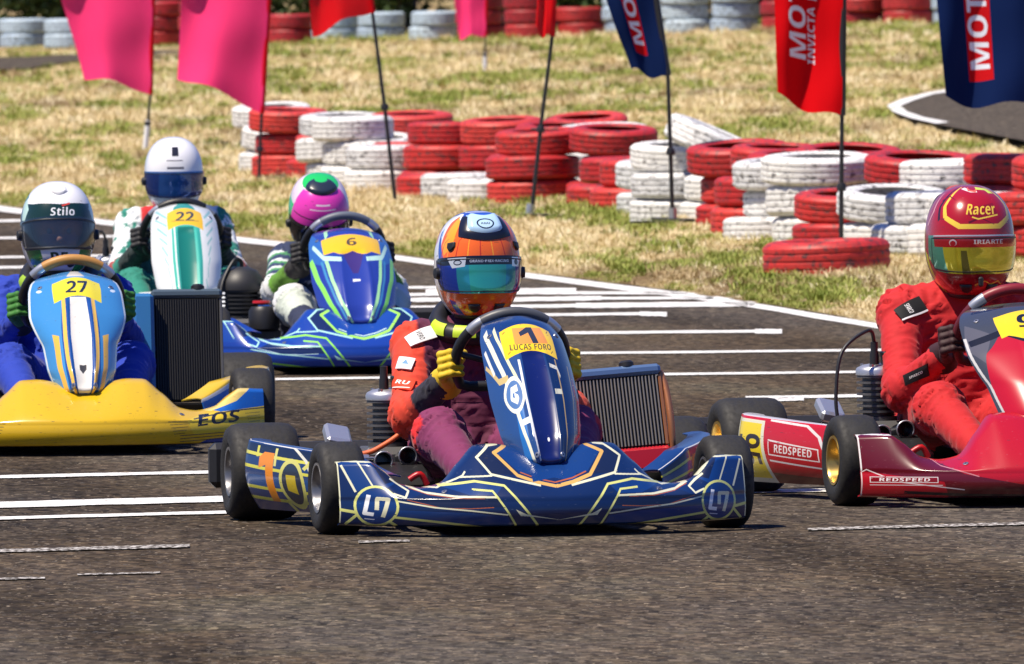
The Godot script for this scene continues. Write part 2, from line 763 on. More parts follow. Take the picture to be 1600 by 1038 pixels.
func paint_material() -> StandardMaterial3D:
	if not M.has("paint"):
		var m := mat(Color.WHITE, 0.7)
		m.albedo_texture = noise_tex(0.035, 5, [[0.0, lin(0.30, 0.28, 0.26)], [0.30, lin(0.52, 0.51, 0.49)], [0.42, lin(0.72, 0.72, 0.70)], [1.0, lin(0.80, 0.80, 0.79)]], 1024, 21)
		m.uv1_triplanar = true
		m.uv1_world_triplanar = true
		m.uv1_scale = Vector3(0.9, 0.9, 0.25)
		M.paint = m
		var w := mat(Color.WHITE, 0.8)
		w.albedo_texture = noise_tex(0.05, 5, [[0.0, lin(0.085, 0.076, 0.066)], [0.44, lin(0.10, 0.09, 0.08)], [0.52, lin(0.38, 0.36, 0.34)], [1.0, lin(0.62, 0.61, 0.58)]], 1024, 33)
		w.uv1_triplanar = true
		w.uv1_world_triplanar = true
		w.uv1_scale = Vector3(0.8, 0.8, 0.3)
		w.metallic_specular = 0.15
		m.metallic_specular = 0.2
		M.paint_worn = w
	return M.paint

func build_markings() -> void:
	var fresh := paint_material()
	var worn: StandardMaterial3D = M.paint_worn
	# x0, y0, x1, y1, thickness in the photograph, worn
	var lines := [
		[-300, 754, 352, 739, 4.5, 0], [-300, 799, 400, 780, 9, 0], [-300, 820, 400, 801, 4.5, 0], [-120, 866, 296, 855, 5, 1], [-120, 910, 70, 905, 3, 1], [120, 900, 250, 897, 2, 1],
		[1262, 829, 1800, 815, 4, 1], [560, 849, 640, 847, 3, 1],
		[1020, 772, 1300, 768, 5, 0],
		[1165, 623, 1800, 613, 4.5, 0], [1168, 627, 1256, 625, 5, 0], [430, 594, 1800, 577, 3.2, 0], [560, 557, 1800, 544, 3.4, 0],
		[640, 524, 1180, 519, 4, 0], [1180, 519, 1222, 519.5, 7, 0],
		[650, 496, 1000, 491.5, 4, 0], [1000, 491.5, 1042, 492.5, 6.5, 0],
		[630, 482, 900, 479, 5, 0], [900, 479, 1180, 476, 7.5, 0],
		[610, 470, 760, 469, 6, 0], [765, 470, 940, 467, 6.5, 0], [940, 467.5, 1150, 466.5, 4, 0],
		[610, 462, 840, 459, 4, 0], [665, 456, 900, 454, 5.5, 0], [830, 459, 1090, 459, 4.5, 0], [560, 451, 720, 450, 3.5, 0],
		[-60, 420, 60, 418, 3.5, 0], [150, 417, 330, 413, 3.5, 0], [-60, 404, 200, 400, 3, 0], [-60, 374, 190, 370, 3, 0], [-60, 347, 60, 345, 3.5, 0],
	]
	for l in lines:
		var s := Shape.new()
		var n := 18
		for i in n + 1:
			var f := float(i) / n
			var px := lerpf(l[0], l[2], f)
			var py := lerpf(l[1], l[3], f)
			var half: float = l[4] * 0.5
			var j0: float = rng.randf_range(-0.06, 0.06) * l[4]
			var j1: float = rng.randf_range(-0.06, 0.06) * l[4]
			s.vert(road_at(px, py - half + j0) + Vector3(0, 0.004, 0), Vector3.UP)
			s.vert(road_at(px, py + half + j1) + Vector3(0, 0.004, 0), Vector3.UP)
		for i in n:
			s.quad(2 * i, 2 * i + 1, 2 * i + 3, 2 * i + 2)
		structure("road_marking", s.done(), worn if l[5] == 1 else fresh)
	# white line along the edge of the track
	var e := Shape.new()
	var n := 90
	for i in n + 1:
		var x := lerpf(-9.0, 4.5, float(i) / n)
		var dist := edge_distance(x)
		var wob := 0.1 * lump.get_noise_1d(x * 9.0)
		e.vert(Vector3(x, 0.004, -(dist - 0.25 + wob)), Vector3.UP)
		e.vert(Vector3(x, 0.004, -(dist - 0.25 - 0.016 * dist + wob * 2.0)), Vector3.UP)
	for i in n:
		e.quad(2 * i, 2 * i + 1, 2 * i + 3, 2 * i + 2)
	structure("edge_line", e.done(), fresh)
	# proud stones of the worn surface
	var stone := Shape.new()
	var ring := []
	for k in 6:
		var a := TAU * k / 6.0
		ring.append(Vector3(cos(a) * rng.randf_range(0.7, 1.1), 0.0, sin(a) * rng.randf_range(0.7, 1.1)))
	for k in 6:
		var p: Vector3 = ring[k]
		var q: Vector3 = ring[(k + 1) % 6]
		var pu := p * 0.65 + Vector3(0, 0.6, 0)
		var qu := q * 0.65 + Vector3(0, 0.6, 0)
		stone.flat_quad(p, q, qu, pu, (p + q + Vector3(0, 1.3, 0)).normalized())
		var c0 := stone.vert(Vector3(0, 0.72, 0), Vector3.UP)
		stone.tri(c0, stone.vert(pu, Vector3.UP), stone.vert(qu, Vector3.UP))
	var sm := vmat(0.9)
	var mm := MultiMesh.new()
	mm.transform_format = MultiMesh.TRANSFORM_3D
	mm.use_colors = true
	mm.mesh = stone.done()
	mm.instance_count = 30000
	for i in mm.instance_count:
		var dist := 1.0 / lerpf(1.0 / 26.0, 1.0 / 62.0, rng.randf())
		var x := rng.randf_range(-0.062, 0.062) * dist
		if dist > edge_distance(x) - 2.0:
			dist = 30.0 + 8.0 * rng.randf()
			x = rng.randf_range(-0.06, 0.06) * dist
		var sz := rng.randf_range(0.002, 0.005)
		var b := Basis(Vector3.UP, rng.randf() * TAU).scaled(Vector3(sz * rng.randf_range(0.8, 2.4), sz * rng.randf_range(0.35, 0.7), sz))
		mm.set_instance_transform(i, Transform3D(b, Vector3(x, -0.0005, -dist)))
		var c := Color(0.16, 0.125, 0.09).lerp(Color(0.05, 0.047, 0.045), rng.randf())
		if rng.randf() < 0.08:
			c = Color(0.24, 0.19, 0.135)
		mm.set_instance_color(i, c)
	var mi := MultiMeshInstance3D.new()
	mi.name = "gravel"
	mi.multimesh = mm
	mi.material_override = sm
	add_child(mi)
	mi.set_meta("kind", "stuff")
	tag(mi, "tan and grey stone chips of the worn asphalt surface", "gravel")

# ---------- tyre barriers ----------
func tyre_mesh(seed_: int) -> ArrayMesh:
	var r := RandomNumberGenerator.new()
	r.seed = seed_
	var pr := [Vector2(0.178, 0.066), Vector2(0.185, 0.074), Vector2(0.205, 0.0775), Vector2(0.24, 0.0775), Vector2(0.268, 0.071), Vector2(0.283, 0.060)]
	var bands := [[0.055, 0.034], [0.028, 0.004], [-0.004, -0.028], [-0.034, -0.055]]
	for b in bands:
		pr.append_array([Vector2(0.2855, b[0]), Vector2(0.289, b[0] - 0.002), Vector2(0.290, (b[0] + b[1]) * 0.5), Vector2(0.289, b[1] + 0.002), Vector2(0.2855, b[1])])
	pr.append_array([Vector2(0.283, -0.060), Vector2(0.268, -0.071), Vector2(0.24, -0.0775), Vector2(0.205, -0.0775), Vector2(0.185, -0.074), Vector2(0.178, -0.066)])
	pr.append_array([Vector2(0.19, -0.058), Vector2(0.255, -0.055), Vector2(0.268, -0.03), Vector2(0.268, 0.03), Vector2(0.255, 0.055), Vector2(0.19, 0.058), Vector2(0.178, 0.066)])
	pr.reverse()
	var s := Shape.new()
	s.lathe(pr, Transform3D(), 72)
	var p1 := r.randf() * TAU
	var p2 := r.randf() * TAU
	for i in s.v.size():
		var q := s.v[i]
		var a := atan2(q.z, q.x)
		var k := 1.0 + 0.018 * sin(2.0 * a + p1) + 0.010 * sin(3.0 * a + p2)
		var sag := 1.0 + 0.02 * sin(2.0 * a + p2)
		var lug := int(round(a / TAU * 72.0) + 72) % 4
		if lug == 0 and Vector2(q.x, q.z).length() > 0.278 and absf(q.y) > 0.03:
			k *= 0.982
		s.v[i] = Vector3(q.x * k, q.y * sag, q.z * k)
	return s.done()

func tyre_paint(dark: Color, light: Color, seed_: int) -> StandardMaterial3D:
	var m := mat(Color.WHITE, 0.55)
	m.albedo_texture = noise_tex(0.02, 5, [[0.0, lin(0.025, 0.024, 0.024)], [0.24, lin(0.05, 0.045, 0.045)], [0.29, dark], [0.40, light * 0.93], [0.56, light], [0.8, light * 0.9], [1.0, dark]], 512, seed_)
	m.normal_enabled = true
	m.normal_texture = noise_tex(0.05, 3, [], 256, seed_ + 1, true, 3.0)
	m.normal_scale = 0.12
	return triplanar(m, 1.7, false)

var tyre_meshes := []
var tyre_mats := {}

func tyre(p: Vector3, b: Basis, colour: String, label: String, group: String) -> void:
	var o := part(self, "barrier_tyre", tyre_meshes[rng.randi_range(0, 2)], tyre_mats[colour][rng.randi_range(0, 2)], Transform3D(b * Basis(Vector3.UP, rng.randf() * TAU), p))
	tag(o, label, "tyre", group)

func build_tyre_wall() -> void:
	# [x of the centre, y of the foot, colours from the bottom up]
	var stacks := [
		[433, 265, "WWW"], [441, 268, "WW"], [458, 275, "RRR"], [512, 281, "RR"], [530, 286, "WWW"], [560, 293, "WWW"], [607, 301, "WW"], [634, 286, "RRR"], [655, 293, "RR"], [692, 299, "RRR"], [686, 305, "R"],
		[735, 306, "W"], [776, 309, "W"], [828, 308, "RR"], [843, 313, "RRR"], [912, 303, "RRR"], [935, 310, "WWW"], [968, 317, "RRR"], [992, 323, "RR"], [955, 328, "R"],
		[1030, 338, "WW"], [1064, 345, "WWW"], [1133, 351, "WW"], [1162, 357, "RRR"], [1206, 364, "RRR"], [1228, 373, "WWW"], [1290, 379, "WWW"], [1330, 369, "RRR"], [1335, 382, "RR"], [1376, 375, "RR"],
		[1402, 387, "WW"], [1462, 391, "WW"], [1518, 396, "WW"], [1580, 386, "WRR"], [600, 287, "WW"], [745, 296, "RR"], [790, 299, "RRR"], [880, 306, "RRR"], [1010, 329, "RR"], [1100, 343, "WWW"], [1265, 369, "RRR"], [1440, 379, "RRR"], [1500, 383, "WWW"], [1655, 398, "RRR"], [1724, 404, "RR"],
	]
	for k in 3:
		tyre_meshes.append(tyre_mesh(40 + k))
	tyre_mats = {"R": [], "W": [], "B": []}
	for k in 3:
		tyre_mats.R.append(tyre_paint(lin(0.30, 0.012, 0.012), [lin(0.56, 0.028, 0.024), lin(0.48, 0.018, 0.02), lin(0.62, 0.045, 0.035)][k], 50 + k))
		tyre_mats.W.append(tyre_paint(lin(0.42, 0.42, 0.42), [lin(0.78, 0.78, 0.77), lin(0.70, 0.71, 0.72), lin(0.82, 0.82, 0.80)][k], 60 + k))
		tyre_mats.B.append(tyre_paint(lin(0.25, 0.30, 0.36), [lin(0.45, 0.56, 0.68), lin(0.52, 0.62, 0.72), lin(0.40, 0.52, 0.66)][k], 70 + k))
	stacks.sort_custom(func(a: Array, b: Array) -> bool: return a[1] < b[1])
	var feet: Array[Vector3] = []
	var nth := ["first", "second", "third", "fourth", "fifth", "sixth", "seventh", "eighth", "ninth", "tenth", "eleventh", "twelfth", "thirteenth", "fourteenth"]
	var blocks := {"R": -1, "W": -1}
	var last := ""
	var words := {"R": "red", "W": "white"}
	var level := ["at the bottom", "mid stack", "on top"]
	var th := 0.153
	for s in stacks:
		var p := terrain_at(s[0], s[1])
		for tries in 40:
			var clear := true
			for q in feet:
				if Vector2(p.x - q.x, p.z - q.z).length() < 0.585:
					clear = false
			if clear:
				break
			p = Vector3(0, CAM_H, 0) + (p - Vector3(0, CAM_H, 0)) * (1.0 - 0.12 / -p.z)
		feet.append(p)
		var foot := rise(p.x, -p.z) - 0.012
		var names: String = s[2]
		if names.substr(0, 1) != last:
			last = names.substr(0, 1)
			blocks[last] += 1
		var block: String = nth[mini(blocks[last], 13)] + " " + words[last]
		for k in names.length():
			var fat := rng.randf_range(0.92, 1.10)
			var wide := rng.randf_range(0.93, 1.03)
			var j := Vector3(rng.randf_range(-0.055, 0.055), 0, rng.randf_range(-0.03, 0.03))
			var ch := names.substr(k, 1)
			var where: String = level[k] if k < names.length() - 1 or k == 0 else "on top"
			if names.length() == 1:
				where = "lying single"
			var tilt := Basis(Vector3(rng.randf_range(-1, 1), 0, rng.randf_range(-1, 1)).normalized(), rng.randf_range(0.0, 0.03)).scaled(Vector3(wide, fat, wide))
			if k == names.length() - 1 and k > 0 and rng.randf() < 0.6:
				var tip := rng.randf_range(0.05, 0.12)
				tilt = Basis(Vector3(1, 0, rng.randf_range(-0.5, 0.5)).normalized(), tip) * tilt
				foot += 0.2 * tip
			tyre(Vector3(p.x, foot + th * 0.5 * fat, p.z) + j, tilt, ch, "%s tyre %s, %s block of the wall from the pink flag" % [words[ch], where, block], "tyres of the red and white wall")
			foot += th * fat + 0.001
	# one white tyre slipped on to its edge on top of the stacks
	var lean := terrain_at(1118, 352)
	tyre(Vector3(lean.x, rise(lean.x, -lean.z) + th * 2.0 + 0.15, lean.z - 0.3), Basis(Vector3(0.15, 0, 1).normalized(), -0.42) * Basis(Vector3.RIGHT, 0.1), "W", "white painted tyre tilted on top of the tyre wall", "tyres of the red and white wall")
	# the loose one by the track
	var p := terrain_at(1293, 436)
	tyre(Vector3(p.x, rise(p.x, -p.z) + 0.085, p.z), Basis(Vector3(0.4, 0, 1).normalized(), 0.03).scaled(Vector3(1.07, 1.22, 1.07)), "R", "single red painted tyre lying loose on the grass in front of the tyre wall", "")

func build_back_wall() -> void:
	tyre_meshes.clear()
	for k in 3:
		tyre_meshes.append(tyre_mesh(40 + k))
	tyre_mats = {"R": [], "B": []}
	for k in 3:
		tyre_mats.R.append(tyre_paint(lin(0.22, 0.008, 0.012), [lin(0.46, 0.018, 0.028), lin(0.38, 0.014, 0.024), lin(0.50, 0.028, 0.03)][k], 80 + k))  # red paint darkened, tree shade put into the colour
		tyre_mats.B.append(tyre_paint(lin(0.30, 0.36, 0.42), [lin(0.48, 0.60, 0.72), lin(0.54, 0.66, 0.76), lin(0.44, 0.56, 0.70)][k], 90 + k))  # white tyres tinted pale blue to carry the shade under the trees
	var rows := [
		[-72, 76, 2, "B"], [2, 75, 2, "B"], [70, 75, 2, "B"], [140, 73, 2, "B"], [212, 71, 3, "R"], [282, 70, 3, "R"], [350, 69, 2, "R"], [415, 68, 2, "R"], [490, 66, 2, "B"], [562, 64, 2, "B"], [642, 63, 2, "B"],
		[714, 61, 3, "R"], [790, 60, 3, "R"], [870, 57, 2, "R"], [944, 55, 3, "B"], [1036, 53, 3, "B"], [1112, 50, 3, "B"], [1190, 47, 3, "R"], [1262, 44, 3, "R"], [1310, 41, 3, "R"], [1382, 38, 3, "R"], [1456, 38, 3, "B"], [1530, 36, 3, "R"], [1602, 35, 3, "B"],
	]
	var at_stack := -1
	for r in rows:
		at_stack += 1
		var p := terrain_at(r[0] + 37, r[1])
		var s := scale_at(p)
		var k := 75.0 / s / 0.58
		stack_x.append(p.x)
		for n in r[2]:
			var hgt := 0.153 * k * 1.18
			tyre(Vector3(p.x + rng.randf_range(-0.03, 0.03), rise(p.x, -p.z) - 0.01 + hgt * (n + 0.5), p.z + rng.randf_range(-0.03, 0.03)), Basis().scaled(Vector3(k, k * 1.17, k)), r[3], "%s tyre %s, %s far barrier stack from its shade-blued white end" % [{"R": "shade-darkened red", "B": "shade-blued white"}[r[3]], ["at the bottom", "second up", "third up"][n], NTH[at_stack]], "tyres of the far barrier")

# ---------- trees behind the far barrier ----------
func build_trees() -> void:
	var green := vmat(0.6)
	green.backlight_enabled = true
	green.backlight = Color(0.25, 0.35, 0.08)
	var bark := mat(lin(0.09, 0.065, 0.045), 0.9)
	bark.normal_enabled = true
	bark.normal_texture = noise_tex(0.04, 4, [], 256, 4, true, 8.0)
	triplanar(bark, 1.0)
	var spots := [[-260, 62, 7.0, 4.6], [60, 58, 8.0, 4.8], [330, 54, 7.4, 4.4], [620, 50, 8.2, 4.8], [900, 45, 7.2, 4.6], [1180, 38, 8.0, 4.8], [1460, 30, 7.6, 4.6], [1760, 24, 8.0, 4.8]]
	for s in spots:
		var p := terrain_at(s[0], s[1])
		p.z -= 7.0
		p.y = rise(p.x, -p.z) - 0.05
		var t := thing("broadleaf_tree", "tall broadleaf tree behind the %s far barrier stack from its shade-blued white end" % nearest_stack(p.x), "tree", "trees behind the far barrier", Transform3D(Basis(), p))
		var tr := Shape.new()
		tr.tube(smooth_path([Vector3.ZERO, Vector3(0.1, 1.4, 0.05), Vector3(0.02, 3.0, 0.1), Vector3(0.2, s[2] * 0.75, 0)], 4), 0.24, 9, 0.08)
		for k in 6:
			var a := TAU * k / 6.0 + rng.randf()
			tr.tube([Vector3(0.05, 2.0 + 0.3 * k, 0.05), Vector3(cos(a) * 1.3, 3.0 + 0.35 * k, sin(a) * 1.3), Vector3(cos(a) * 2.8, 3.6 + 0.4 * k, sin(a) * 2.8)], 0.10, 6, 0.03)
		part(t, "trunk", tr.done(), bark)
		crown(t, "tree", green, 2000, func() -> Vector3:
			var d := Vector3(rng.randfn(), rng.randfn(), rng.randfn()).normalized() * pow(rng.randf(), 0.4)
			return Vector3(d.x * 4.7, 5.5 + d.y * 3.2, d.z * 5.8 + 1.6), 0.30)
	for i in 15:
		var p := terrain_at(-180 + i * 136 + rng.randf_range(-30, 30), 70 - i * 2.6)
		p.z -= 2.6 + rng.randf() * 0.8
		p.y = rise(p.x, -p.z) - 0.03
		var t := thing("hedge_shrub", "dense dark green shrub behind the %s far barrier stack from its shade-blued white end" % nearest_stack(p.x), "shrub", "shrubs behind the far barrier", Transform3D(Basis(), p))
		var st := Shape.new()
		for k in 4:
			st.tube([Vector3(0, 0, 0), Vector3(rng.randf_range(-0.4, 0.4), 1.0, rng.randf_range(-0.3, 0.3)), Vector3(rng.randf_range(-0.7, 0.7), 2.0, rng.randf_range(-0.5, 0.5))], 0.035, 5, 0.012)
		part(t, "trunk", st.done(), bark)
		crown(t, "shrub", green, 800, func() -> Vector3:
			var d := Vector3(rng.randfn(), rng.randfn(), rng.randfn()).normalized() * pow(rng.randf(), 0.45)
			return Vector3(d.x * 1.05, 1.35 + d.y * 1.3, d.z * 0.9), 0.17)

var crowns := {}

func crown(t: Node3D, kind: String, m: Material, count: int, place: Callable, size: float) -> void:
	if not crowns.has(kind):
		crowns[kind] = []
		for variant in 3:
			var s := Shape.new()
			for i in count:
				var o: Vector3 = place.call()
				var tone := Color(0.035, 0.065, 0.018).lerp(Color(0.07, 0.12, 0.03), rng.randf())
				for k in 5:
					var q := Basis(Vector3(rng.randfn(), rng.randfn(), rng.randfn()).normalized(), rng.randf() * TAU).scaled(Vector3.ONE * size * rng.randf_range(0.6, 1.2))
					var c := o + Vector3(rng.randfn(), rng.randfn(), rng.randfn()) * size * 0.5
					var nr := (q * Vector3.UP).normalized()
					s.quad(s.vert(c + q * Vector3(-0.55, 0, 0), nr), s.vert(c + q * Vector3(0, 0.1, -0.28), nr), s.vert(c + q * Vector3(0.6, 0, 0), nr), s.vert(c + q * Vector3(0, 0.1, 0.28), nr))
					for e in 4:
						s.c.append(tone)
			crowns[kind].append(s.done())
	part(t, "crown", crowns[kind][rng.randi_range(0, 2)], m)

# ---------- feather flags ----------
func build_flags() -> void:
	var pink := cloth(lin(0.92, 0.045, 0.20))
	var red := cloth(lin(0.62, 0.004, 0.008))
	var navy_print := func() -> StandardMaterial3D:
		var p := Print.new(512, 1536, lin(0.006, 0.016, 0.075))
		p.map = Transform2D(0, Vector2(512 / 0.46, 1536 / 2.4), 0, Vector2.ZERO)
		p.poly([Vector2(0.14, 0.4), Vector2(0.27, 0.4), Vector2(0.27, 2.28), Vector2(0.14, 2.28)], lin(0.50, 0.008, 0.012))
		p.text("MOTUL", Vector2(0.205, 1.94), 0.140, lin(0.70, 0.76, 0.86), -PI / 2, 0.0, 1.25, 900)
		return cloth_print(p)
	var red_print := func() -> StandardMaterial3D:
		var p := Print.new(512, 1536, lin(0.62, 0.004, 0.008))
		p.map = Transform2D(0, Vector2(512 / 0.40, 1536 / 2.4), 0, Vector2.ZERO)
		p.text("MOTUL", Vector2(0.135, 1.87), 0.135, lin(0.72, 0.76, 0.86), -PI / 2, 0.0, 1.3, 900)
		p.stroke([Vector2(0.215, 0.3), Vector2(0.215, 1.785)], 0.058, lin(0.015, 0.01, 0.03))
		p.text("AUTORIZADO", Vector2(0.215, 1.44), 0.058, lin(0.74, 0.76, 0.82), -PI / 2, 0.0, 1.25, 800)
		p.text("INVICTA |", Vector2(0.215, 2.00), 0.058, lin(0.70, 0.66, 0.74), -PI / 2, 0.0, 1.25, 800)
		return cloth_print(p)
	var navy: StandardMaterial3D = navy_print.call()
	# base, flag's foot on the pole, pole at the top of the photograph, free corner, free edge at the top, cloth
	flag([226, 240], [236, 150], [241, 0], [133, 118], [97, 0], pink, 0, "pink feather flag rippling on a white footed pole", true)
	flag([403, 284], [410, 172], [422, 0], [278, 108], [286, 0], pink, 0, "broad pink feather flag beside the end of the tyre wall", false)
	flag([620, 320], [585, 25], [581, 0], [491, 53], [486, 0], red, 0, "plain red feather flag on a leaning pole behind the white tyres", false)
	flag([757, 114], [759, 58], [761, 0], [719, 57], [711, 0], pink, 0, "small pink feather flag far off near the back barrier", true)
	flag([826, 346], [866, 55], [868, 0], [840, 48], [843, 0], red, 0, "narrow red feather flag on a pole with a flat metal foot", false, true)
	flag([1052, 362], [1046, 124], [1028, 0], [989, 122], [949, 0], navy, 0.46, "navy feather flag with a red lettered panel and drooping edge", false, true)
	flag([1314, 408], [1318, 184], [1321, 0], [1217, 160], [1214, 0], red_print.call(), 0.40, "red feather flag with white upright lettering", false)
	flag([1616, 396], [1612, 152], [1608, 0], [1480, 150], [1468, 0], navy, 0.46, "wide navy feather flag with a red lettered panel beside the infield track", false)

func cloth(c: Color) -> StandardMaterial3D:
	var m := mat(c, 0.75)
	m.backlight_enabled = true
	m.backlight = Color(0.55, 0.55, 0.55)
	m.metallic_specular = 0.15
	m.normal_enabled = true
	m.normal_texture = noise_tex(0.2, 2, [], 256, 9, true, 2.0)
	m.normal_scale = 0.15
	return triplanar(m, 3.0, false)

func cloth_print(p: Print) -> StandardMaterial3D:
	var m := mat(Color.WHITE, 0.75)
	m.albedo_texture = p.tex()
	m.texture_repeat = false
	m.backlight_enabled = true
	m.backlight = Color(0.2, 0.2, 0.2)
	m.metallic_specular = 0.12
	return m

func flag(base: Array, foot: Array, top: Array, corner: Array, edge: Array, m: Material, print_width: float, label: String, white_foot := false, plate := false) -> void:
	var p := terrain_at(base[0], base[1])
	p.y = ground_height(p.x, -p.z)
	var s := scale_at(p)
	var to := func(q: Array) -> Vector3:
		return Vector3((q[0] - base[0]) / s, (base[1] - q[1]) / s, 0.0)
	var f: Vector3 = to.call(foot)
	var tp: Vector3 = to.call(top)
	var dir := (tp - f).normalized() if tp.distance_to(f) > 0.15 else f.normalized()
	if dir.y < 0.8:
		dir = Vector3(0, 1, 0)
	var o := thing("feather_flag", label, "flag", "feather flags on the verge", Transform3D(Basis(), p))
	var black := mat(lin(0.02, 0.02, 0.022), 0.4)
	var pole := Shape.new()
	var joint: Vector3 = f * 0.5
	pole.tube([Vector3(0, -0.1, 0), joint, f, f + dir * 1.2, f + dir * 2.3 + Vector3(-0.06, 0, 0), f + dir * 2.62 + Vector3(-0.22, 0, 0)], 0.013, 8, 0.008)
	part(o, "pole", pole.done(), black)
	var kn := Shape.new()
	kn.lathe([Vector2(0, -0.02), Vector2(0.024, -0.018), Vector2(0.026, 0.0), Vector2(0.02, 0.02), Vector2(0, 0.022)], along(f, joint), 12)
	part(o, "pole_joint", kn.done(), black)
	if white_foot:
		var wf := Shape.new()
		wf.tube([Vector3(0, 0, 0), f * 0.55], 0.022, 10)
		part(o, "foot_sleeve", wf.done(), M.white_part)
	if plate:
		var pl := Shape.new()
		for a in [0.4, 0.4 + PI / 2]:
			pl.box(Transform3D(Basis(Vector3.UP, a), Vector3(0, 0.035 if a < 1 else 0.048, 0)), Vector3(0.5, 0.012, 0.05), 0.003)
		part(o, "base_plate", pl.done(), M.cast_dark)
		var so := Shape.new()
		so.tube([Vector3(0, 0.02, 0), f.normalized() * 0.11], 0.024, 10)
		part(o, "pole_socket", so.done(), M.alloy)
	var c0: Vector3 = to.call(corner)
	var c1: Vector3 = to.call(edge)
	var rise_edge := c1 - c0
	var tall := 2.4
	var ph := rng.randf() * TAU
	var fn := func(u: float, v: float) -> Vector3:
		var onpole: Vector3 = f + dir * (tall * v)
		var grow: float = tall * v
		var vis: float = maxf(rise_edge.y, 0.1)
		var free: Vector3 = c0 + Vector3(0, grow, 0)
		free.x += rise_edge.x * minf(grow / vis, 1.0) + (0.0 if grow < vis else -0.04 * sin((grow - vis) * 2.0))
		free.x = lerpf(free.x, onpole.x - 0.06, smoothstep(0.72, 1.0, v))
		free.y = lerpf(free.y, onpole.y + 0.18, smoothstep(0.7, 1.0, v))
		var q: Vector3 = onpole.lerp(free, u)
		var amp := 0.055 * sin(u * PI * 0.5) * absf(c0.x - f.x) / 0.4
		q.z += amp * sin(u * 5.5 + v * 7.0 + ph) + 0.03 * u * sin(v * 11.0 + ph * 2.0)
		q.y += 0.045 * sin(u * PI * 2.0 + ph) * (1.0 - smoothstep(0.0, 0.12, v)) * u
		q.z += 0.016 + 0.010 * u * sin(u * 15.0 + v * 6.0 + ph) + 0.005 * sin(v * 31.0 + u * 4.0)
		return q
	var cl := Shape.new()
	cl.sheet(fn, 26, 60, 0.0015, Vector3(0, 0, 1), func(u: float, v: float, _p: Vector3) -> Vector2: return Vector2(1.0 - u, 1.0 - v))
	part(o, "cloth", cl.done(), m)
	var sl := Shape.new()
	var sp := []
	for k in 13:
		sp.append(f + dir * (tall * k / 12.0))
	sl.tube(sp, 0.02, 8)
	var sleeve := m
	if m is StandardMaterial3D and print_width == 0.0:
		sleeve = M.get("flag_sleeve", null)
		if sleeve == null:
			sleeve = cloth(lin(0.55, 0.004, 0.01))
			M.flag_sleeve = sleeve
	elif print_width > 0.0:
		sleeve = black
	part(o, "pole_sleeve", sl.done(), sleeve)

# ---------- dry grass ----------
func build_grass() -> void:
	var make := func(blades: int, tall: float, spread: float, flat: float, width: float) -> ArrayMesh:
		var s := Shape.new()
		for k in blades:
			var a := rng.randf() * TAU
			var d := Vector3(cos(a), 0, sin(a))
			var o := Vector3(rng.randf_range(-1, 1), 0, rng.randf_range(-1, 1)) * spread
			var hgt := tall * rng.randf_range(0.5, 1.1)
			var reach := hgt * flat * rng.randf_range(0.4, 1.2)
			var w := d.cross(Vector3.UP) * width
			var p0 := o
			var p1 := o + d * reach * 0.4 + Vector3(0, hgt * 0.7, 0)
			var p2 := o + d * reach + Vector3(0, hgt * (1.0 if flat < 1.5 else 0.55), 0)
			var nr := (Vector3(0, 1, 0) - d * 0.5).normalized()
			var i0 := s.vert(p0 - w, nr)
			var i1 := s.vert(p0 + w, nr)
			var i2 := s.vert(p1 + w * 0.8, nr)
			var i3 := s.vert(p1 - w * 0.8, nr)
			var i4 := s.vert(p2, nr)
			s.quad(i0, i1, i2, i3)
			s.tri(i3, i2, i4)
		return s.done()
	var litter: ArrayMesh = make.call(12, 0.022, 0.10, 5.0, 0.0035)
	var tuft: ArrayMesh = make.call(22, 0.05, 0.06, 1.2, 0.0026)
	var weed: ArrayMesh = make.call(20, 0.05, 0.05, 1.3, 0.004)
	scatter("straw", litter, 64000, 0, "dry cut straw lying over the verge", "straw")
	scatter("dry_grass", tuft, 30000, 1, "dry yellow grass tufts on the verge", "grass")
	scatter("green_grass", weed, 22000, 2, "green weeds and grass patches on the verge", "grass")

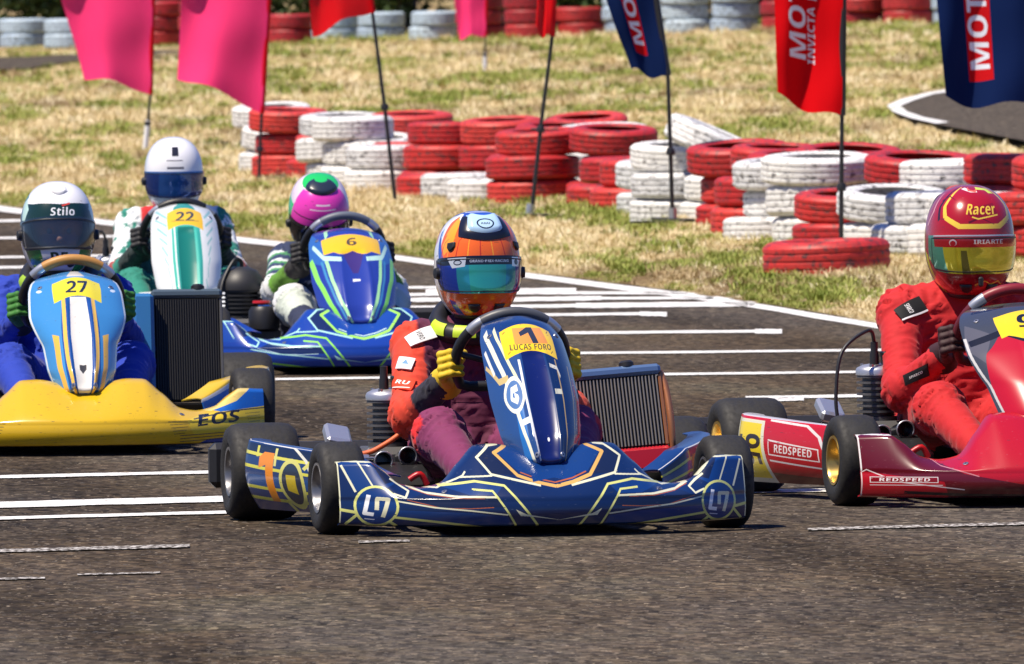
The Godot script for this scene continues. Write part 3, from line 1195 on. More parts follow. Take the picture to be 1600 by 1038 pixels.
func scatter(called: String, mesh: Mesh, count: int, kind: int, label: String, category: String) -> void:
	var xs: Array[Transform3D] = []
	var cs := PackedColorArray()
	var guard := 0
	while xs.size() < count and guard < count * 14:
		guard += 1
		var dist := 1.0 / lerpf(1.0 / 52.0, 1.0 / 185.0, rng.randf())
		var x := rng.randf_range(-0.062, 0.062) * dist
		var t := dist - edge_distance(x)
		if t < 0.1:
			continue
		var on_track := false
		for lp in loops:
			if Geometry2D.is_point_in_polygon(Vector2(x, dist), lp):
				on_track = true
		if on_track:
			continue
		var g := green_at(x, dist)
		var fringe := 0.30 * (1.0 - smoothstep(0.5, 5.0, t))
		if kind == 2 and g + fringe * 0.46 + rng.randf_range(-0.09, 0.09) < 0.155:
			continue
		if kind == 1 and rng.randf() < 0.4 + g:
			continue
		var k := rng.randf_range(0.6, 1.25) * clampf(dist / 85.0, 0.8, 1.7)
		if t < 1.2:
			k *= 0.6
		var b := Basis(Vector3.UP, rng.randf() * TAU).scaled(Vector3(k, k * rng.randf_range(0.6, 1.3), k))
		xs.append(Transform3D(b, Vector3(x, ground_height(x, dist) - 0.004, -dist)))
		var c: Color
		if kind == 2:
			c = Color(0.15, 0.21, 0.035).lerp(Color(0.38, 0.38, 0.12), rng.randf())
		else:
			c = Color(0.50, 0.38, 0.19).lerp(Color(0.74, 0.63, 0.40), rng.randf())
			var bn := patchy.get_noise_2d(x * 2.6 + 130.0, dist * 0.5 - 40.0)
			c = c.lerp(Color(0.24, 0.16, 0.09), clampf((-bn - 0.12) * 2.4, 0, 0.75))
			if rng.randf() < 0.2:
				c = c.lerp(Color(0.36, 0.37, 0.12), 0.55)
			if rng.randf() < 0.12:
				c = Color(0.74, 0.66, 0.46)
		cs.append(c)
	var mm := MultiMesh.new()
	mm.transform_format = MultiMesh.TRANSFORM_3D
	mm.use_colors = true
	mm.mesh = mesh
	mm.instance_count = xs.size()
	for i in xs.size():
		mm.set_instance_transform(i, xs[i])
		mm.set_instance_color(i, cs[i])
	var o := MultiMeshInstance3D.new()
	o.name = called
	o.multimesh = mm
	var m := vmat(0.85)
	m.metallic_specular = 0.15
	m.backlight_enabled = true
	m.backlight = Color(0.25, 0.25, 0.2)
	o.material_override = m
	add_child(o)
	o.set_meta("kind", "stuff")
	tag(o, label, category)

# ---------- people ----------
func bone_distance(p: Vector3, b: Array) -> float:
	var a: Vector3 = b[0]
	var ba: Vector3 = b[1] - a
	var t := clampf((p - a).dot(ba) / maxf(ba.length_squared(), 1e-8), 0.0, 1.0)
	return (p - a - ba * t).length() - lerpf(b[2], b[3], t)

func smin(a: float, b: float, k: float) -> float:
	var h := maxf(k - absf(a - b), 0.0) / k
	return minf(a, b) - h * h * k * 0.25

func skin_distance(p: Vector3, bones: Array, k: float) -> float:
	var d := 9.0
	for b in bones:
		d = smin(d, bone_distance(p, b), k)
	return d

# One continuous surface round a set of tapered bones (surface nets)
func skin(bones: Array, cell: float, k: float) -> Shape:
	var lo := Vector3.ONE * 1e9
	var hi := -lo
	for b in bones:
		var r: float = maxf(b[2], b[3]) + k + cell * 3.0
		for e in 2:
			lo = lo.min(b[e] - Vector3.ONE * r)
			hi = hi.max(b[e] + Vector3.ONE * r)
	var nx := int((hi.x - lo.x) / cell) + 2
	var ny := int((hi.y - lo.y) / cell) + 2
	var nz := int((hi.z - lo.z) / cell) + 2
	var f := PackedFloat32Array()
	f.resize(nx * ny * nz)
	f.fill(1.0)
	for b in bones:
		var a: Vector3 = b[0]
		var e: Vector3 = b[1]
		var ba := e - a
		var inv := 1.0 / maxf(ba.length_squared(), 1e-8)
		var ra: float = b[2]
		var dr: float = b[3] - b[2]
		var r := maxf(b[2], b[3]) + k + cell * 2.0
		var l0 := (a.min(e) - Vector3.ONE * r - lo) / cell
		var h0 := (a.max(e) + Vector3.ONE * r - lo) / cell
		for z in range(maxi(int(l0.z), 0), mini(int(h0.z) + 1, nz)):
			for y in range(maxi(int(l0.y), 0), mini(int(h0.y) + 1, ny)):
				var row := (z * ny + y) * nx
				for x in range(maxi(int(l0.x), 0), mini(int(h0.x) + 1, nx)):
					var pa := lo + Vector3(x, y, z) * cell - a
					var t := clampf(pa.dot(ba) * inv, 0.0, 1.0)
					var d := (pa - ba * t).length() - ra - dr * t
					var w := f[row + x]
					var h := k - absf(d - w)
					if h > 0.0:
						f[row + x] = minf(d, w) - h * h * 0.25 / k
					elif d < w:
						f[row + x] = d
	var s := Shape.new()
	var id := PackedInt32Array()
	id.resize(nx * ny * nz)
	id.fill(-1)
	var sy := nx
	var sz := nx * ny
	var off := PackedInt32Array([0, 1, sy, sy + 1, sz, sz + 1, sz + sy, sz + sy + 1])
	var cp := [Vector3(0, 0, 0), Vector3(1, 0, 0), Vector3(0, 1, 0), Vector3(1, 1, 0), Vector3(0, 0, 1), Vector3(1, 0, 1), Vector3(0, 1, 1), Vector3(1, 1, 1)]
	var edges := [[0, 1], [2, 3], [4, 5], [6, 7], [0, 2], [1, 3], [4, 6], [5, 7], [0, 4], [1, 5], [2, 6], [3, 7]]
	var reach := cell * 1.8
	var cells := PackedInt32Array()
	for z in range(1, nz - 1):
		for y in range(1, ny - 1):
			var row := (z * ny + y) * nx
			for x in range(1, nx - 1):
				var i := row + x
				if absf(f[i]) > reach:
					continue
				var inside := 0
				for c in 8:
					if f[i + off[c]] < 0.0:
						inside += 1
				if inside == 0 or inside == 8:
					continue
				var p := Vector3.ZERO
				var n := 0
				for e in edges:
					var fa := f[i + off[e[0]]]
					var fb := f[i + off[e[1]]]
					if (fa < 0.0) != (fb < 0.0):
						p += (cp[e[0]] as Vector3).lerp(cp[e[1]], fa / (fa - fb))
						n += 1
				var g := Vector3(f[i + 1] + f[i + 1 + sy] - f[i] - f[i + sy], f[i + sy] + f[i + 1 + sy] - f[i] - f[i + 1], f[i + sz] + f[i + sz + 1] - f[i] - f[i + 1])
				id[i] = s.vert(lo + (Vector3(x, y, z) + p / n) * cell, g.normalized())
				cells.append(i)
	for i in cells:
		for ax in [[1, sy, sz], [sy, sz, 1], [sz, 1, sy]]:
			var j: int = i + ax[0]
			if (f[i] < 0.0) == (f[j] < 0.0):
				continue
			var a := id[i]
			var b := id[i - ax[1]]
			var c := id[i - ax[1] - ax[2]]
			var d := id[i - ax[2]]
			if a >= 0 and b >= 0 and c >= 0 and d >= 0:
				s.quad(a, b, c, d)
	return s

func renormal(s: Shape) -> void:
	var n := PackedVector3Array()
	n.resize(s.v.size())
	for i in range(0, s.ix.size(), 3):
		var a := s.ix[i]
		var b := s.ix[i + 1]
		var c := s.ix[i + 2]
		var g := (s.v[c] - s.v[a]).cross(s.v[b] - s.v[a])
		n[a] += g
		n[b] += g
		n[c] += g
	for i in n.size():
		s.n[i] = n[i].normalized()

var fold := FastNoiseLite.new()

func seated_bones(low: float, lean: float) -> Array:
	var d := Vector3(0, -low, lean)
	var out := [
		[Vector3(-0.08, 0.165, -0.40), Vector3(0.08, 0.165, -0.40), 0.115, 0.115],
		[Vector3(0, 0.20, -0.41), Vector3(0, 0.33, -0.42) + d * 0.5, 0.145, 0.15],
		[Vector3(-0.06, 0.31, -0.42) + d * 0.4, Vector3(-0.085, 0.45, -0.385) + d, 0.125, 0.112],
		[Vector3(0.06, 0.31, -0.42) + d * 0.4, Vector3(0.085, 0.45, -0.385) + d, 0.125, 0.112],
		[Vector3(-0.15, 0.498, -0.37) + d, Vector3(0.15, 0.498, -0.37) + d, 0.076, 0.076],
		[Vector3(0, 0.50, -0.36) + d, Vector3(0, 0.63, -0.33) + d, 0.07, 0.058],
	]
	for s in [-1.0, 1.0]:
		var sh := Vector3(0.176 * s, 0.492, -0.36) + d
		var el := Vector3(0.232 * s, 0.305, -0.13)
		var wr := Vector3(0.160 * s, 0.415, 0.075)
		var kn := Vector3(0.195 * s, 0.262, 0.15)
		out.append([sh, el, 0.064, 0.050])
		out.append([el, wr, 0.050, 0.035])
		out.append([Vector3(0.10 * s, 0.19, -0.34), kn, 0.092, 0.067])
		out.append([kn, Vector3(0.15 * s, 0.125, 0.52), 0.064, 0.045])
		out.append([Vector3(0.15 * s, 0.105, 0.52), Vector3(0.145 * s, 0.20, 0.62), 0.046, 0.036])
	return out

func hand_mesh(s: float) -> ArrayMesh:      # closed round a rim that runs along local y
	var b := []
	var ys := [-0.031, -0.0105, 0.010, 0.030]
	for k in 4:
		var y: float = ys[k]
		var l: float = [0.9, 1.0, 1.04, 0.96][k]
		var kn := Vector3(-0.030 * s, y, -0.022)
		var p1 := Vector3(-0.040 * s, y * 1.04, 0.012 * l)
		var p2 := Vector3(-0.016 * s, y * 1.02, 0.037 * l)
		var p3 := Vector3(0.016 * s, y * 0.98, 0.024)
		b.append([Vector3(-0.006 * s, y * 0.6, -0.085), kn, 0.021, 0.0125])
		b.append([kn, p1, 0.0115, 0.0105])
		b.append([p1, p2, 0.0105, 0.0098])
		b.append([p2, p3, 0.0098, 0.0085])
	b.append([Vector3(0.004 * s, 0.012, -0.075), Vector3(0.026 * s, 0.036, -0.042), 0.02, 0.014])
	b.append([Vector3(0.026 * s, 0.036, -0.042), Vector3(0.030 * s, 0.040, -0.008), 0.0135, 0.0115])
	b.append([Vector3(0.030 * s, 0.040, -0.008), Vector3(0.018 * s, 0.034, 0.018), 0.011, 0.009])
	var sh := skin(b, 0.0036, 0.007)
	return sh.done()

func cuff_mesh() -> ArrayMesh:
	var s := Shape.new()
	s.lathe([Vector2(0.028, 0.012), Vector2(0.034, 0.0), Vector2(0.037, -0.02), Vector2(0.047, -0.06), Vector2(0.050, -0.075), Vector2(0.047, -0.078), Vector2(0.040, -0.06)].duplicate(), Transform3D(Basis(Vector3.RIGHT, PI / 2), Vector3(0, 0, -0.083)), 20)
	return s.done()

# --- helmet ---
func helmet_point(lon: float, lat: float, out: float) -> Vector3:
	var d := Vector3(sin(lon) * cos(lat), sin(lat), cos(lon) * cos(lat))
	var m := 2.35
	var r := pow(pow(absf(d.x) / 0.124, m) + pow(absf(d.y) / 0.150, m) + pow(absf(d.z) / 0.150, m), -1.0 / m)
	var p := d * (r + out)
	var low := smoothstep(-0.02, -0.14, p.y)
	p.x *= 1.0 - 0.035 * low
	if d.z > 0.0:
		p.z += 0.030 * low * d.z
	else:
		p.z *= 1.0 - 0.06 * low
	p.y = maxf(p.y, -0.134)
	return p

func helmet_shape() -> Array:
	var nu := 72
	var nv := 46
	var fn := func(lon: float, lat: float) -> Vector3:
		return helmet_point(lon, lat, 0.0)
	var s := Shape.new()
	var port := func(lon: float, lat: float) -> bool:
		var a := absf(rad_to_deg(lon))
		var b := rad_to_deg(lat)
		return a < 62.0 and b < 5.0 and b > -26.0
	for j in nv + 1:
		for i in nu + 1:
			var lon := lerpf(-PI, PI, float(i) / nu)
			var lat := lerpf(deg_to_rad(90), deg_to_rad(-66), float(j) / nv)
			var p: Vector3 = fn.call(lon, lat)
			var e := 0.01
			var q := (fn.call(lon + e, lat) - fn.call(lon - e, lat)) as Vector3
			var w := (fn.call(lon, lat + e) - fn.call(lon, lat - e)) as Vector3
			var n := q.cross(w).normalized()
			if n.dot(p) < 0 or n.length() < 0.5:
				n = -n if n.length() > 0.5 else p.normalized()
			s.vert(p, n, Vector2(float(i) / nu, (90.0 - rad_to_deg(lat)) / 180.0))
	for j in nv:
		for i in nu:
			var lon := lerpf(-PI, PI, (i + 0.5) / nu)
			var lat := lerpf(deg_to_rad(90), deg_to_rad(-66), (j + 0.5) / nv)
			if port.call(lon, lat):
				continue
			var k := j * (nu + 1) + i
			s.quad(k, k + 1, k + nu + 2, k + nu + 1)
	# lining behind the eye port, dark, and the padded lower rim
	var inner := Shape.new()
	inner.sheet(func(u: float, v: float) -> Vector3: return helmet_point(lerpf(-1.5, 1.5, u), lerpf(-0.75, 0.25, v), -0.045), 24, 12, 0.0, Vector3(0, 0, 1))
	var rim := Shape.new()
	var ring := []
	for i in 40:
		ring.append(helmet_point(TAU * i / 40.0, deg_to_rad(-64), -0.008))
	rim.tube(ring, 0.013, 8, -1, true)
	var visor := Shape.new()
	visor.sheet(func(u: float, v: float) -> Vector3:
		var lon := lerpf(-1.32, 1.32, u)
		var side := smoothstep(0.75, 1.0, absf(u - 0.5) * 2.0)
		var lat0 := lerpf(-0.50, -0.30, side)
		return helmet_point(lon, lerpf(lat0, 0.16, v), 0.0045), 40, 12, 0.0028, Vector3(0, 0, 1))
	var edge := Shape.new()
	var loop := []
	for c in [[-64.0, -27.0, 64.0, -27.0, 24], [64.0, -27.0, 64.0, 6.0, 8], [64.0, 6.0, -64.0, 6.0, 24], [-64.0, 6.0, -64.0, -27.0, 8]]:
		for i in c[4]:
			var f: float = float(i) / c[4]
			loop.append(helmet_point(deg_to_rad(lerpf(c[0], c[2], f)), deg_to_rad(lerpf(c[1], c[3], f)), 0.001))
	edge.tube(loop, 0.0045, 6, -1, true)
	var wing := Shape.new()
	wing.sheet(func(u: float, v: float) -> Vector3: return helmet_point(deg_to_rad(lerpf(125.0, 235.0, u)), deg_to_rad(lerpf(28.0, 46.0, v)), 0.002 + 0.02 * sin(v * PI * 0.5) * sin(u * PI)), 16, 6, 0.004, Vector3(0, 0.3, -1))
	return [s.done(), inner.done(), rim.done(), visor.done(), edge.done(), wing.done()]

func helmet_print(c: Color) -> Print:
	var p := Print.new(1024, 512, c)
	p.map = Transform2D(0, Vector2(1024.0 / 360.0, -512.0 / 180.0), 0, Vector2(512, 256))   # degrees: east of the face, up
	return p

func both(p: Print, pts: Array, c: Color) -> void:
	p.poly(pts, c)
	var q := []
	for k in pts:
		q.append(Vector2(-k.x, k.y))
	p.poly(q, c)

func deg(a: Array) -> Array:
	var out := []
	for i in range(0, a.size(), 2):
		out.append(Vector2(a[i], a[i + 1]))
	return out

func text_up(p: Print, s: String, at_: Vector2, size: float, c: Color, slant := 0.0, stretch := 1.0, weight := 700) -> void:
	# letters for prints whose map turns y up
	var keep := p.map
	var o := keep * at_
	p.map = Transform2D(0, Vector2.ONE, 0, Vector2.ZERO)
	p.text(s, o, size * absf(keep.get_scale().x), c, 0.0, slant, stretch, weight)
	p.map = keep

func helmet_mats(which: String) -> Array:
	var white := lin(0.78, 0.79, 0.82)
	var p := helmet_print(white)
	var v := Print.new(512, 160, Color.BLACK)
	v.map = Transform2D(0, Vector2(512, -160), 0, Vector2(0, 160))      # 0..1 across, 0..1 up
	var coat: StandardMaterial3D
	if which == "orange":
		var org := lin(0.80, 0.13, 0.012)
		var amber := lin(0.85, 0.34, 0.02)
		var blue := lin(0.02, 0.07, 0.42)
		var navy := lin(0.006, 0.012, 0.07)
		p.poly(deg([-72, 6, -70, 30, -64, 52, -44, 66, 0, 68, 44, 66, 64, 52, 70, 30, 72, 6]), org)
		p.poly(deg([-66, 24, -50, 46, -38, 50, -44, 20, -60, 12]), amber)
		p.poly(deg([-62, 34, -48, 60, -30, 62, -36, 44]), amber)
		both(p, deg([-92, 40, -82, 44, -62, 10, -74, 6]), blue)
		both(p, deg([-100, 44, -90, 48, -76, 8, -92, 6]), lin(0.72, 0.75, 0.80))
		both(p, deg([-84, 44, -78, 46, -74, 36, -80, 34]), lin(0.25, 0.42, 0.75))
		both(p, deg([-130, 40, -104, 52, -96, 30, -120, 18]), org)
		p.poly(deg([-180, 66, -100, 64, -60, 66, -40, 58, 0, 56, 40, 58, 60, 66, 100, 64, 180, 66, 180, 90, -180, 90]), blue)
		both(p, deg([-66, 70, -46, 66, -38, 54, -42, 52, -52, 62, -70, 64]), white)
		p.poly(deg([-180, 74, 180, 74, 180, 90, -180, 90]), lin(0.04, 0.12, 0.55))
		p.poly(deg([-60, 74, 60, 74, 50, 70, -50, 70]), white)
		for i in 9:
			p.stroke([Vector2(-68.0 + i * 15.0, 8.0), Vector2(-60.0 + i * 13.0, 26.0), Vector2(-52.0 + i * 12.0, 30.0)], 1.6, amber if i % 2 else lin(0.5, 0.03, 0.01), 0.4)
		both(p, deg([-90, 8, -58, 8, -54, -30, -66, -36, -84, -20]), navy)
		both(p, deg([-140, 10, -112, 10, -108, -60, -140, -60]), blue)
		p.poly(deg([-86, -28, -60, -29, -30, -29, 0, -29, 30, -29, 60, -29, 86, -28, 90, -90, -90, -90]), org)
		p.poly(deg([-62, -38, -50, -40, -44, -66, -66, -62]), blue)
		both(p, deg([-46, -42, -30, -42, -24, -60, -40, -62]), amber)
		both(p, deg([-30, -46, -8, -44, -4, -58, -24, -62]), lin(0.55, 0.05, 0.01))
		for i in 40:
			var o := Vector2(rng.randf_range(-45, 45), rng.randf_range(-62, -42))
			p.oval(o, Vector2(rng.randf_range(1, 4), rng.randf_range(0.6, 2.2)), amber if rng.randf() < 0.5 else lin(0.62, 0.06, 0.01), rng.randf())
		v.poly(deg([0, 0, 1, 0, 1, 1, 0, 1]), lin(0.012, 0.05, 0.42))
		v.poly(deg([0.26, 0, 0.74, 0, 0.74, 1, 0.26, 1]), lin(0.02, 0.30, 0.42))
		v.poly(deg([0.36, 0, 0.64, 0, 0.64, 1, 0.36, 1]), lin(0.03, 0.42, 0.36))
		v.poly(deg([0, 0.76, 1, 0.76, 1, 1, 0, 1]), lin(0.01, 0.012, 0.03))
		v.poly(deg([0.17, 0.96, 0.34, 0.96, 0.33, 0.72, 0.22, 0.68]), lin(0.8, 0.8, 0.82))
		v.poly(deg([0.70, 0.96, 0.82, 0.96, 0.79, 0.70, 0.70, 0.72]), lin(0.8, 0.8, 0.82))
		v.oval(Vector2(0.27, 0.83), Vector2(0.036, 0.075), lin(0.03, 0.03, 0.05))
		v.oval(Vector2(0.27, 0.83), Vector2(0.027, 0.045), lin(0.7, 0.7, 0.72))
		v.oval(Vector2(0.75, 0.83), Vector2(0.026, 0.075), lin(0.03, 0.03, 0.05))
		text_up(v, "GRAND·PRIX·RACING", Vector2(0.515, 0.86), 0.030, lin(0.75, 0.77, 0.8), 0.0, 1.0)
		coat = visor_mat(v)
	elif which == "green_white":
		var dark := lin(0.01, 0.035, 0.03)
		var green := lin(0.02, 0.22, 0.06)
		p.poly(deg([-110, 20, -70, 34, -40, 27, 0, 24, 40, 27, 70, 34, 110, 20, 100, 4, -100, 4]), dark)
		both(p, deg([-74, 33, -60, 38, -48, 22, -58, 8, -70, 12]), lin(0.50, 0.72, 0.66))
		both(p, deg([-110, 52, -84, 60, -60, 40, -95, 30]), green)
		both(p, deg([-66, -27, -30, -29, -30, -66, -70, -66]), green)
		both(p, deg([-130, 24, -104, 26, -92, -40, -120, -46]), lin(0.35, 0.38, 0.42))
		p.poly(deg([-30, -27, 30, -27, 30, -66, -30, -66]), white)
		text_up(p, "R5", Vector2(-2, -40), 20, dark, 0.0, 1.3, 900)
		text_up(p, "Stilo", Vector2(4, 15), 13, white, 0.1, 1.2)
		p.poly(deg([2, 23, 14, 26, 14, 24, 4, 21]), lin(0.6, 0.05, 0.03))
		coat = mat(Color(0.16, 0.24, 0.34, 0.22), 0.04)
		coat.transparency = BaseMaterial3D.TRANSPARENCY_ALPHA
	elif which == "white":
		p.poly(deg([-7, 48, 7, 48, 6, 32, -6, 32]), lin(0.02, 0.02, 0.03))
		p.poly(deg([-15, 26, 13, 26, 13, 24.5, -15, 24.5]), lin(0.05, 0.05, 0.06))
		p.poly(deg([-14, 16, 14, 16, 14, 13, -14, 13]), lin(0.10, 0.10, 0.12))
		both(p, deg([-70, -44, -30, -48, -40, -66, -80, -60]), lin(0.45, 0.55, 0.48))
		v.poly(deg([0, 0, 1, 0, 1, 1, 0, 1]), lin(0.01, 0.045, 0.24))
		v.poly(deg([0.3, 0, 0.68, 0, 0.66, 1, 0.33, 1]), lin(0.015, 0.09, 0.36))
		v.poly(deg([0, 0.9, 1, 0.9, 1, 1, 0, 1]), lin(0.03, 0.15, 0.50))
		coat = visor_mat(v)
	elif which == "pink":
		var green := lin(0.02, 0.50, 0.10)
		var pk := lin(0.72, 0.045, 0.42)
		p.poly(deg([-180, -90, 180, -90, 180, 90, -180, 90]), green)
		p.poly(deg([-180, 30, 180, 30, 180, 62, -180, 62]), lin(0.75, 0.62, 0.72))
		p.poly(deg([-70, 8, 70, 8, 64, 58, -64, 58]), pk)
		p.poly(deg([-180, 60, 180, 60, 180, 74, -180, 74]), green)
		both(p, deg([-110, 58, -78, 58, -64, 34, -92, 30]), lin(0.72, 0.60, 0.70))
		p.stroke(deg([-60, 22, 0, 18, 60, 22]), 1.6, lin(0.05, 0.02, 0.05))
		p.stroke(deg([-14, 40, 14, 40]), 2.0, lin(0.8, 0.7, 0.78))
		p.stroke(deg([-24, 33, 24, 33]), 1.4, lin(0.8, 0.7, 0.78))
		both(p, deg([-70, 8, -50, 6, -56, -34, -76, -30]), lin(0.02, 0.03, 0.03))
		v.poly(deg([0, 0, 1, 0, 1, 1, 0, 1]), lin(0.02, 0.02, 0.025))
		coat = visor_mat(v)
	else:
		var red := lin(0.34, 0.006, 0.012)
		var gold := lin(0.72, 0.52, 0.05)
		p.poly(deg([-180, -90, 180, -90, 180, 90, -180, 90]), red)
		p.poly(deg([-40, 72, -52, 40, -46, 26, -24, 15, 24, 15, 46, 26, 52, 40, 40, 72, 36, 72, 46, 40, 41, 29, 22, 20, -22, 20, -41, 29, -46, 40, -36, 72]), gold)
		p.poly(deg([-50, 70, -62, 40, -56, 24, -52, 26, -57, 40, -45, 70]), lin(0.03, 0.008, 0.01))
		p.poly(deg([50, 70, 62, 40, 56, 24, 52, 26, 57, 40, 45, 70]), lin(0.03, 0.008, 0.01))
		both(p, deg([-84, 60, -80, 60, -74, 36, -88, 20, -91, 22, -79, 36]), lin(0.60, 0.30, 0.30))
		both(p, deg([-100, -10, -88, -14, -72, -60, -86, -62]), lin(0.62, 0.66, 0.03))
		both(p, deg([-120, 20, -104, 20, -96, -50, -112, -50]), lin(0.55, 0.50, 0.12))
		both(p, deg([-66, -33, -60, -33, -40, -48, -44, -50]), lin(0.55, 0.10, 0.10))
		p.poly(deg([-34, 66, -10, 58, 4, 58, 4, 62, -8, 62, -26, 70]), lin(0.75, 0.70, 0.66))
		p.stroke(deg([-18, 70, -14, 62, 0, 60, 6, 66]), 3.5, lin(0.66, 0.12, 0.06))
		p.poly(deg([6, 72, 34, 66, 38, 56, 26, 56, 24, 62, 4, 64]), lin(0.55, 0.70, 0.05))
		p.poly(deg([-16, 36, 22, 42, 24, 30, -6, 25, -14, 29]), lin(0.22, 0.005, 0.01))
		for i in 14:
			var a := rng.randf_range(-170.0, 170.0)
			var b := rng.randf_range(-55.0, 60.0)
			p.stroke([Vector2(a, b), Vector2(a + 14.0, b + 5.0), Vector2(a + 30.0, b - 2.0)], 2.4, lin(0.10, 0.004, 0.008) if i % 3 else gold, 0.3)
		text_up(p, "Racer", Vector2(3, 35), 16, gold, 0.2, 0.9)
		p.stroke(deg([-9, 27, -2, 25, 24, 29]), 1.6, gold)
		v.poly(deg([0, 0, 1, 0, 1, 1, 0, 1]), lin(0.46, 0.42, 0.03))
		v.poly(deg([0, 0, 0.24, 0, 0.20, 1, 0, 1]), lin(0.08, 0.30, 0.22))
		v.poly(deg([0.80, 0, 1, 0, 1, 1, 0.84, 1]), lin(0.35, 0.62, 0.58))
		v.poly(deg([0.36, 0, 0.42, 0, 0.40, 0.6, 0.36, 0.6]), lin(0.12, 0.11, 0.02))
		v.poly(deg([0.12, 0.68, 0.88, 0.68, 0.9, 1, 0.1, 1]), lin(0.40, 0.008, 0.016))
		v.poly(deg([0.10, 0.96, 0.90, 0.96, 0.9, 1, 0.1, 1]), lin(0.7, 0.6, 0.6))
		text_up(v, "IRIARTE", Vector2(0.56, 0.82), 0.046, lin(0.75, 0.73, 0.76), 0.0, 1.3, 900)
		v.oval(Vector2(0.3, 0.8), Vector2(0.03, 0.09), lin(0.65, 0.5, 0.5))
		v.oval(Vector2(0.3, 0.78), Vector2(0.022, 0.07), lin(0.40, 0.008, 0.016))
		coat = visor_mat(v)
	scuff(p, 120)
	return [printed(p, 0.25, 0.9), coat]

func visor_mat(v: Print) -> StandardMaterial3D:
	var m := mat(Color.WHITE, 0.10, 0.55)
	m.albedo_texture = v.tex()
	m.texture_repeat = false
	m.clearcoat_enabled = true
	m.clearcoat = 0.8
	m.clearcoat_roughness = 0.04
	return m

var helmet_parts := []
var glove_l: ArrayMesh
var glove_r: ArrayMesh
var cuff: ArrayMesh

func suit_mat() -> StandardMaterial3D:
	if not M.has("suit"):
		var m := vmat(0.82)
		m.normal_enabled = true
		m.normal_texture = noise_tex(0.02, 2, [], 256, 17, true, 6.0)
		m.normal_scale = 0.3
		triplanar(m, 5.0, false)
		m.rim_enabled = true
		m.rim = 0.15
		M.suit = m
	return M.suit

# A cloth badge laid on the suit: seen along dir, centred on the line through p
func badge(o: Node3D, bones: Array, p: Vector3, dir: Vector3, up: Vector3, w: float, h: float, m: Material) -> void:
	dir = dir.normalized()
	var x := up.cross(-dir).normalized()
	var y := (-dir).cross(x).normalized()
	var fn := func(u: float, v: float) -> Vector3:
		var q: Vector3 = p + x * (u - 0.5) * w + y * (v - 0.5) * h - dir * 0.2
		for k in 40:
			var d := skin_distance(q, bones, 0.05)
			if d < 0.0005:
				break
			q += dir * d
		return q - dir * 0.009
	var s := Shape.new()
	s.sheet(fn, 10, 6, 0.004, -dir)
	part(o, "badge", s.done(), m)

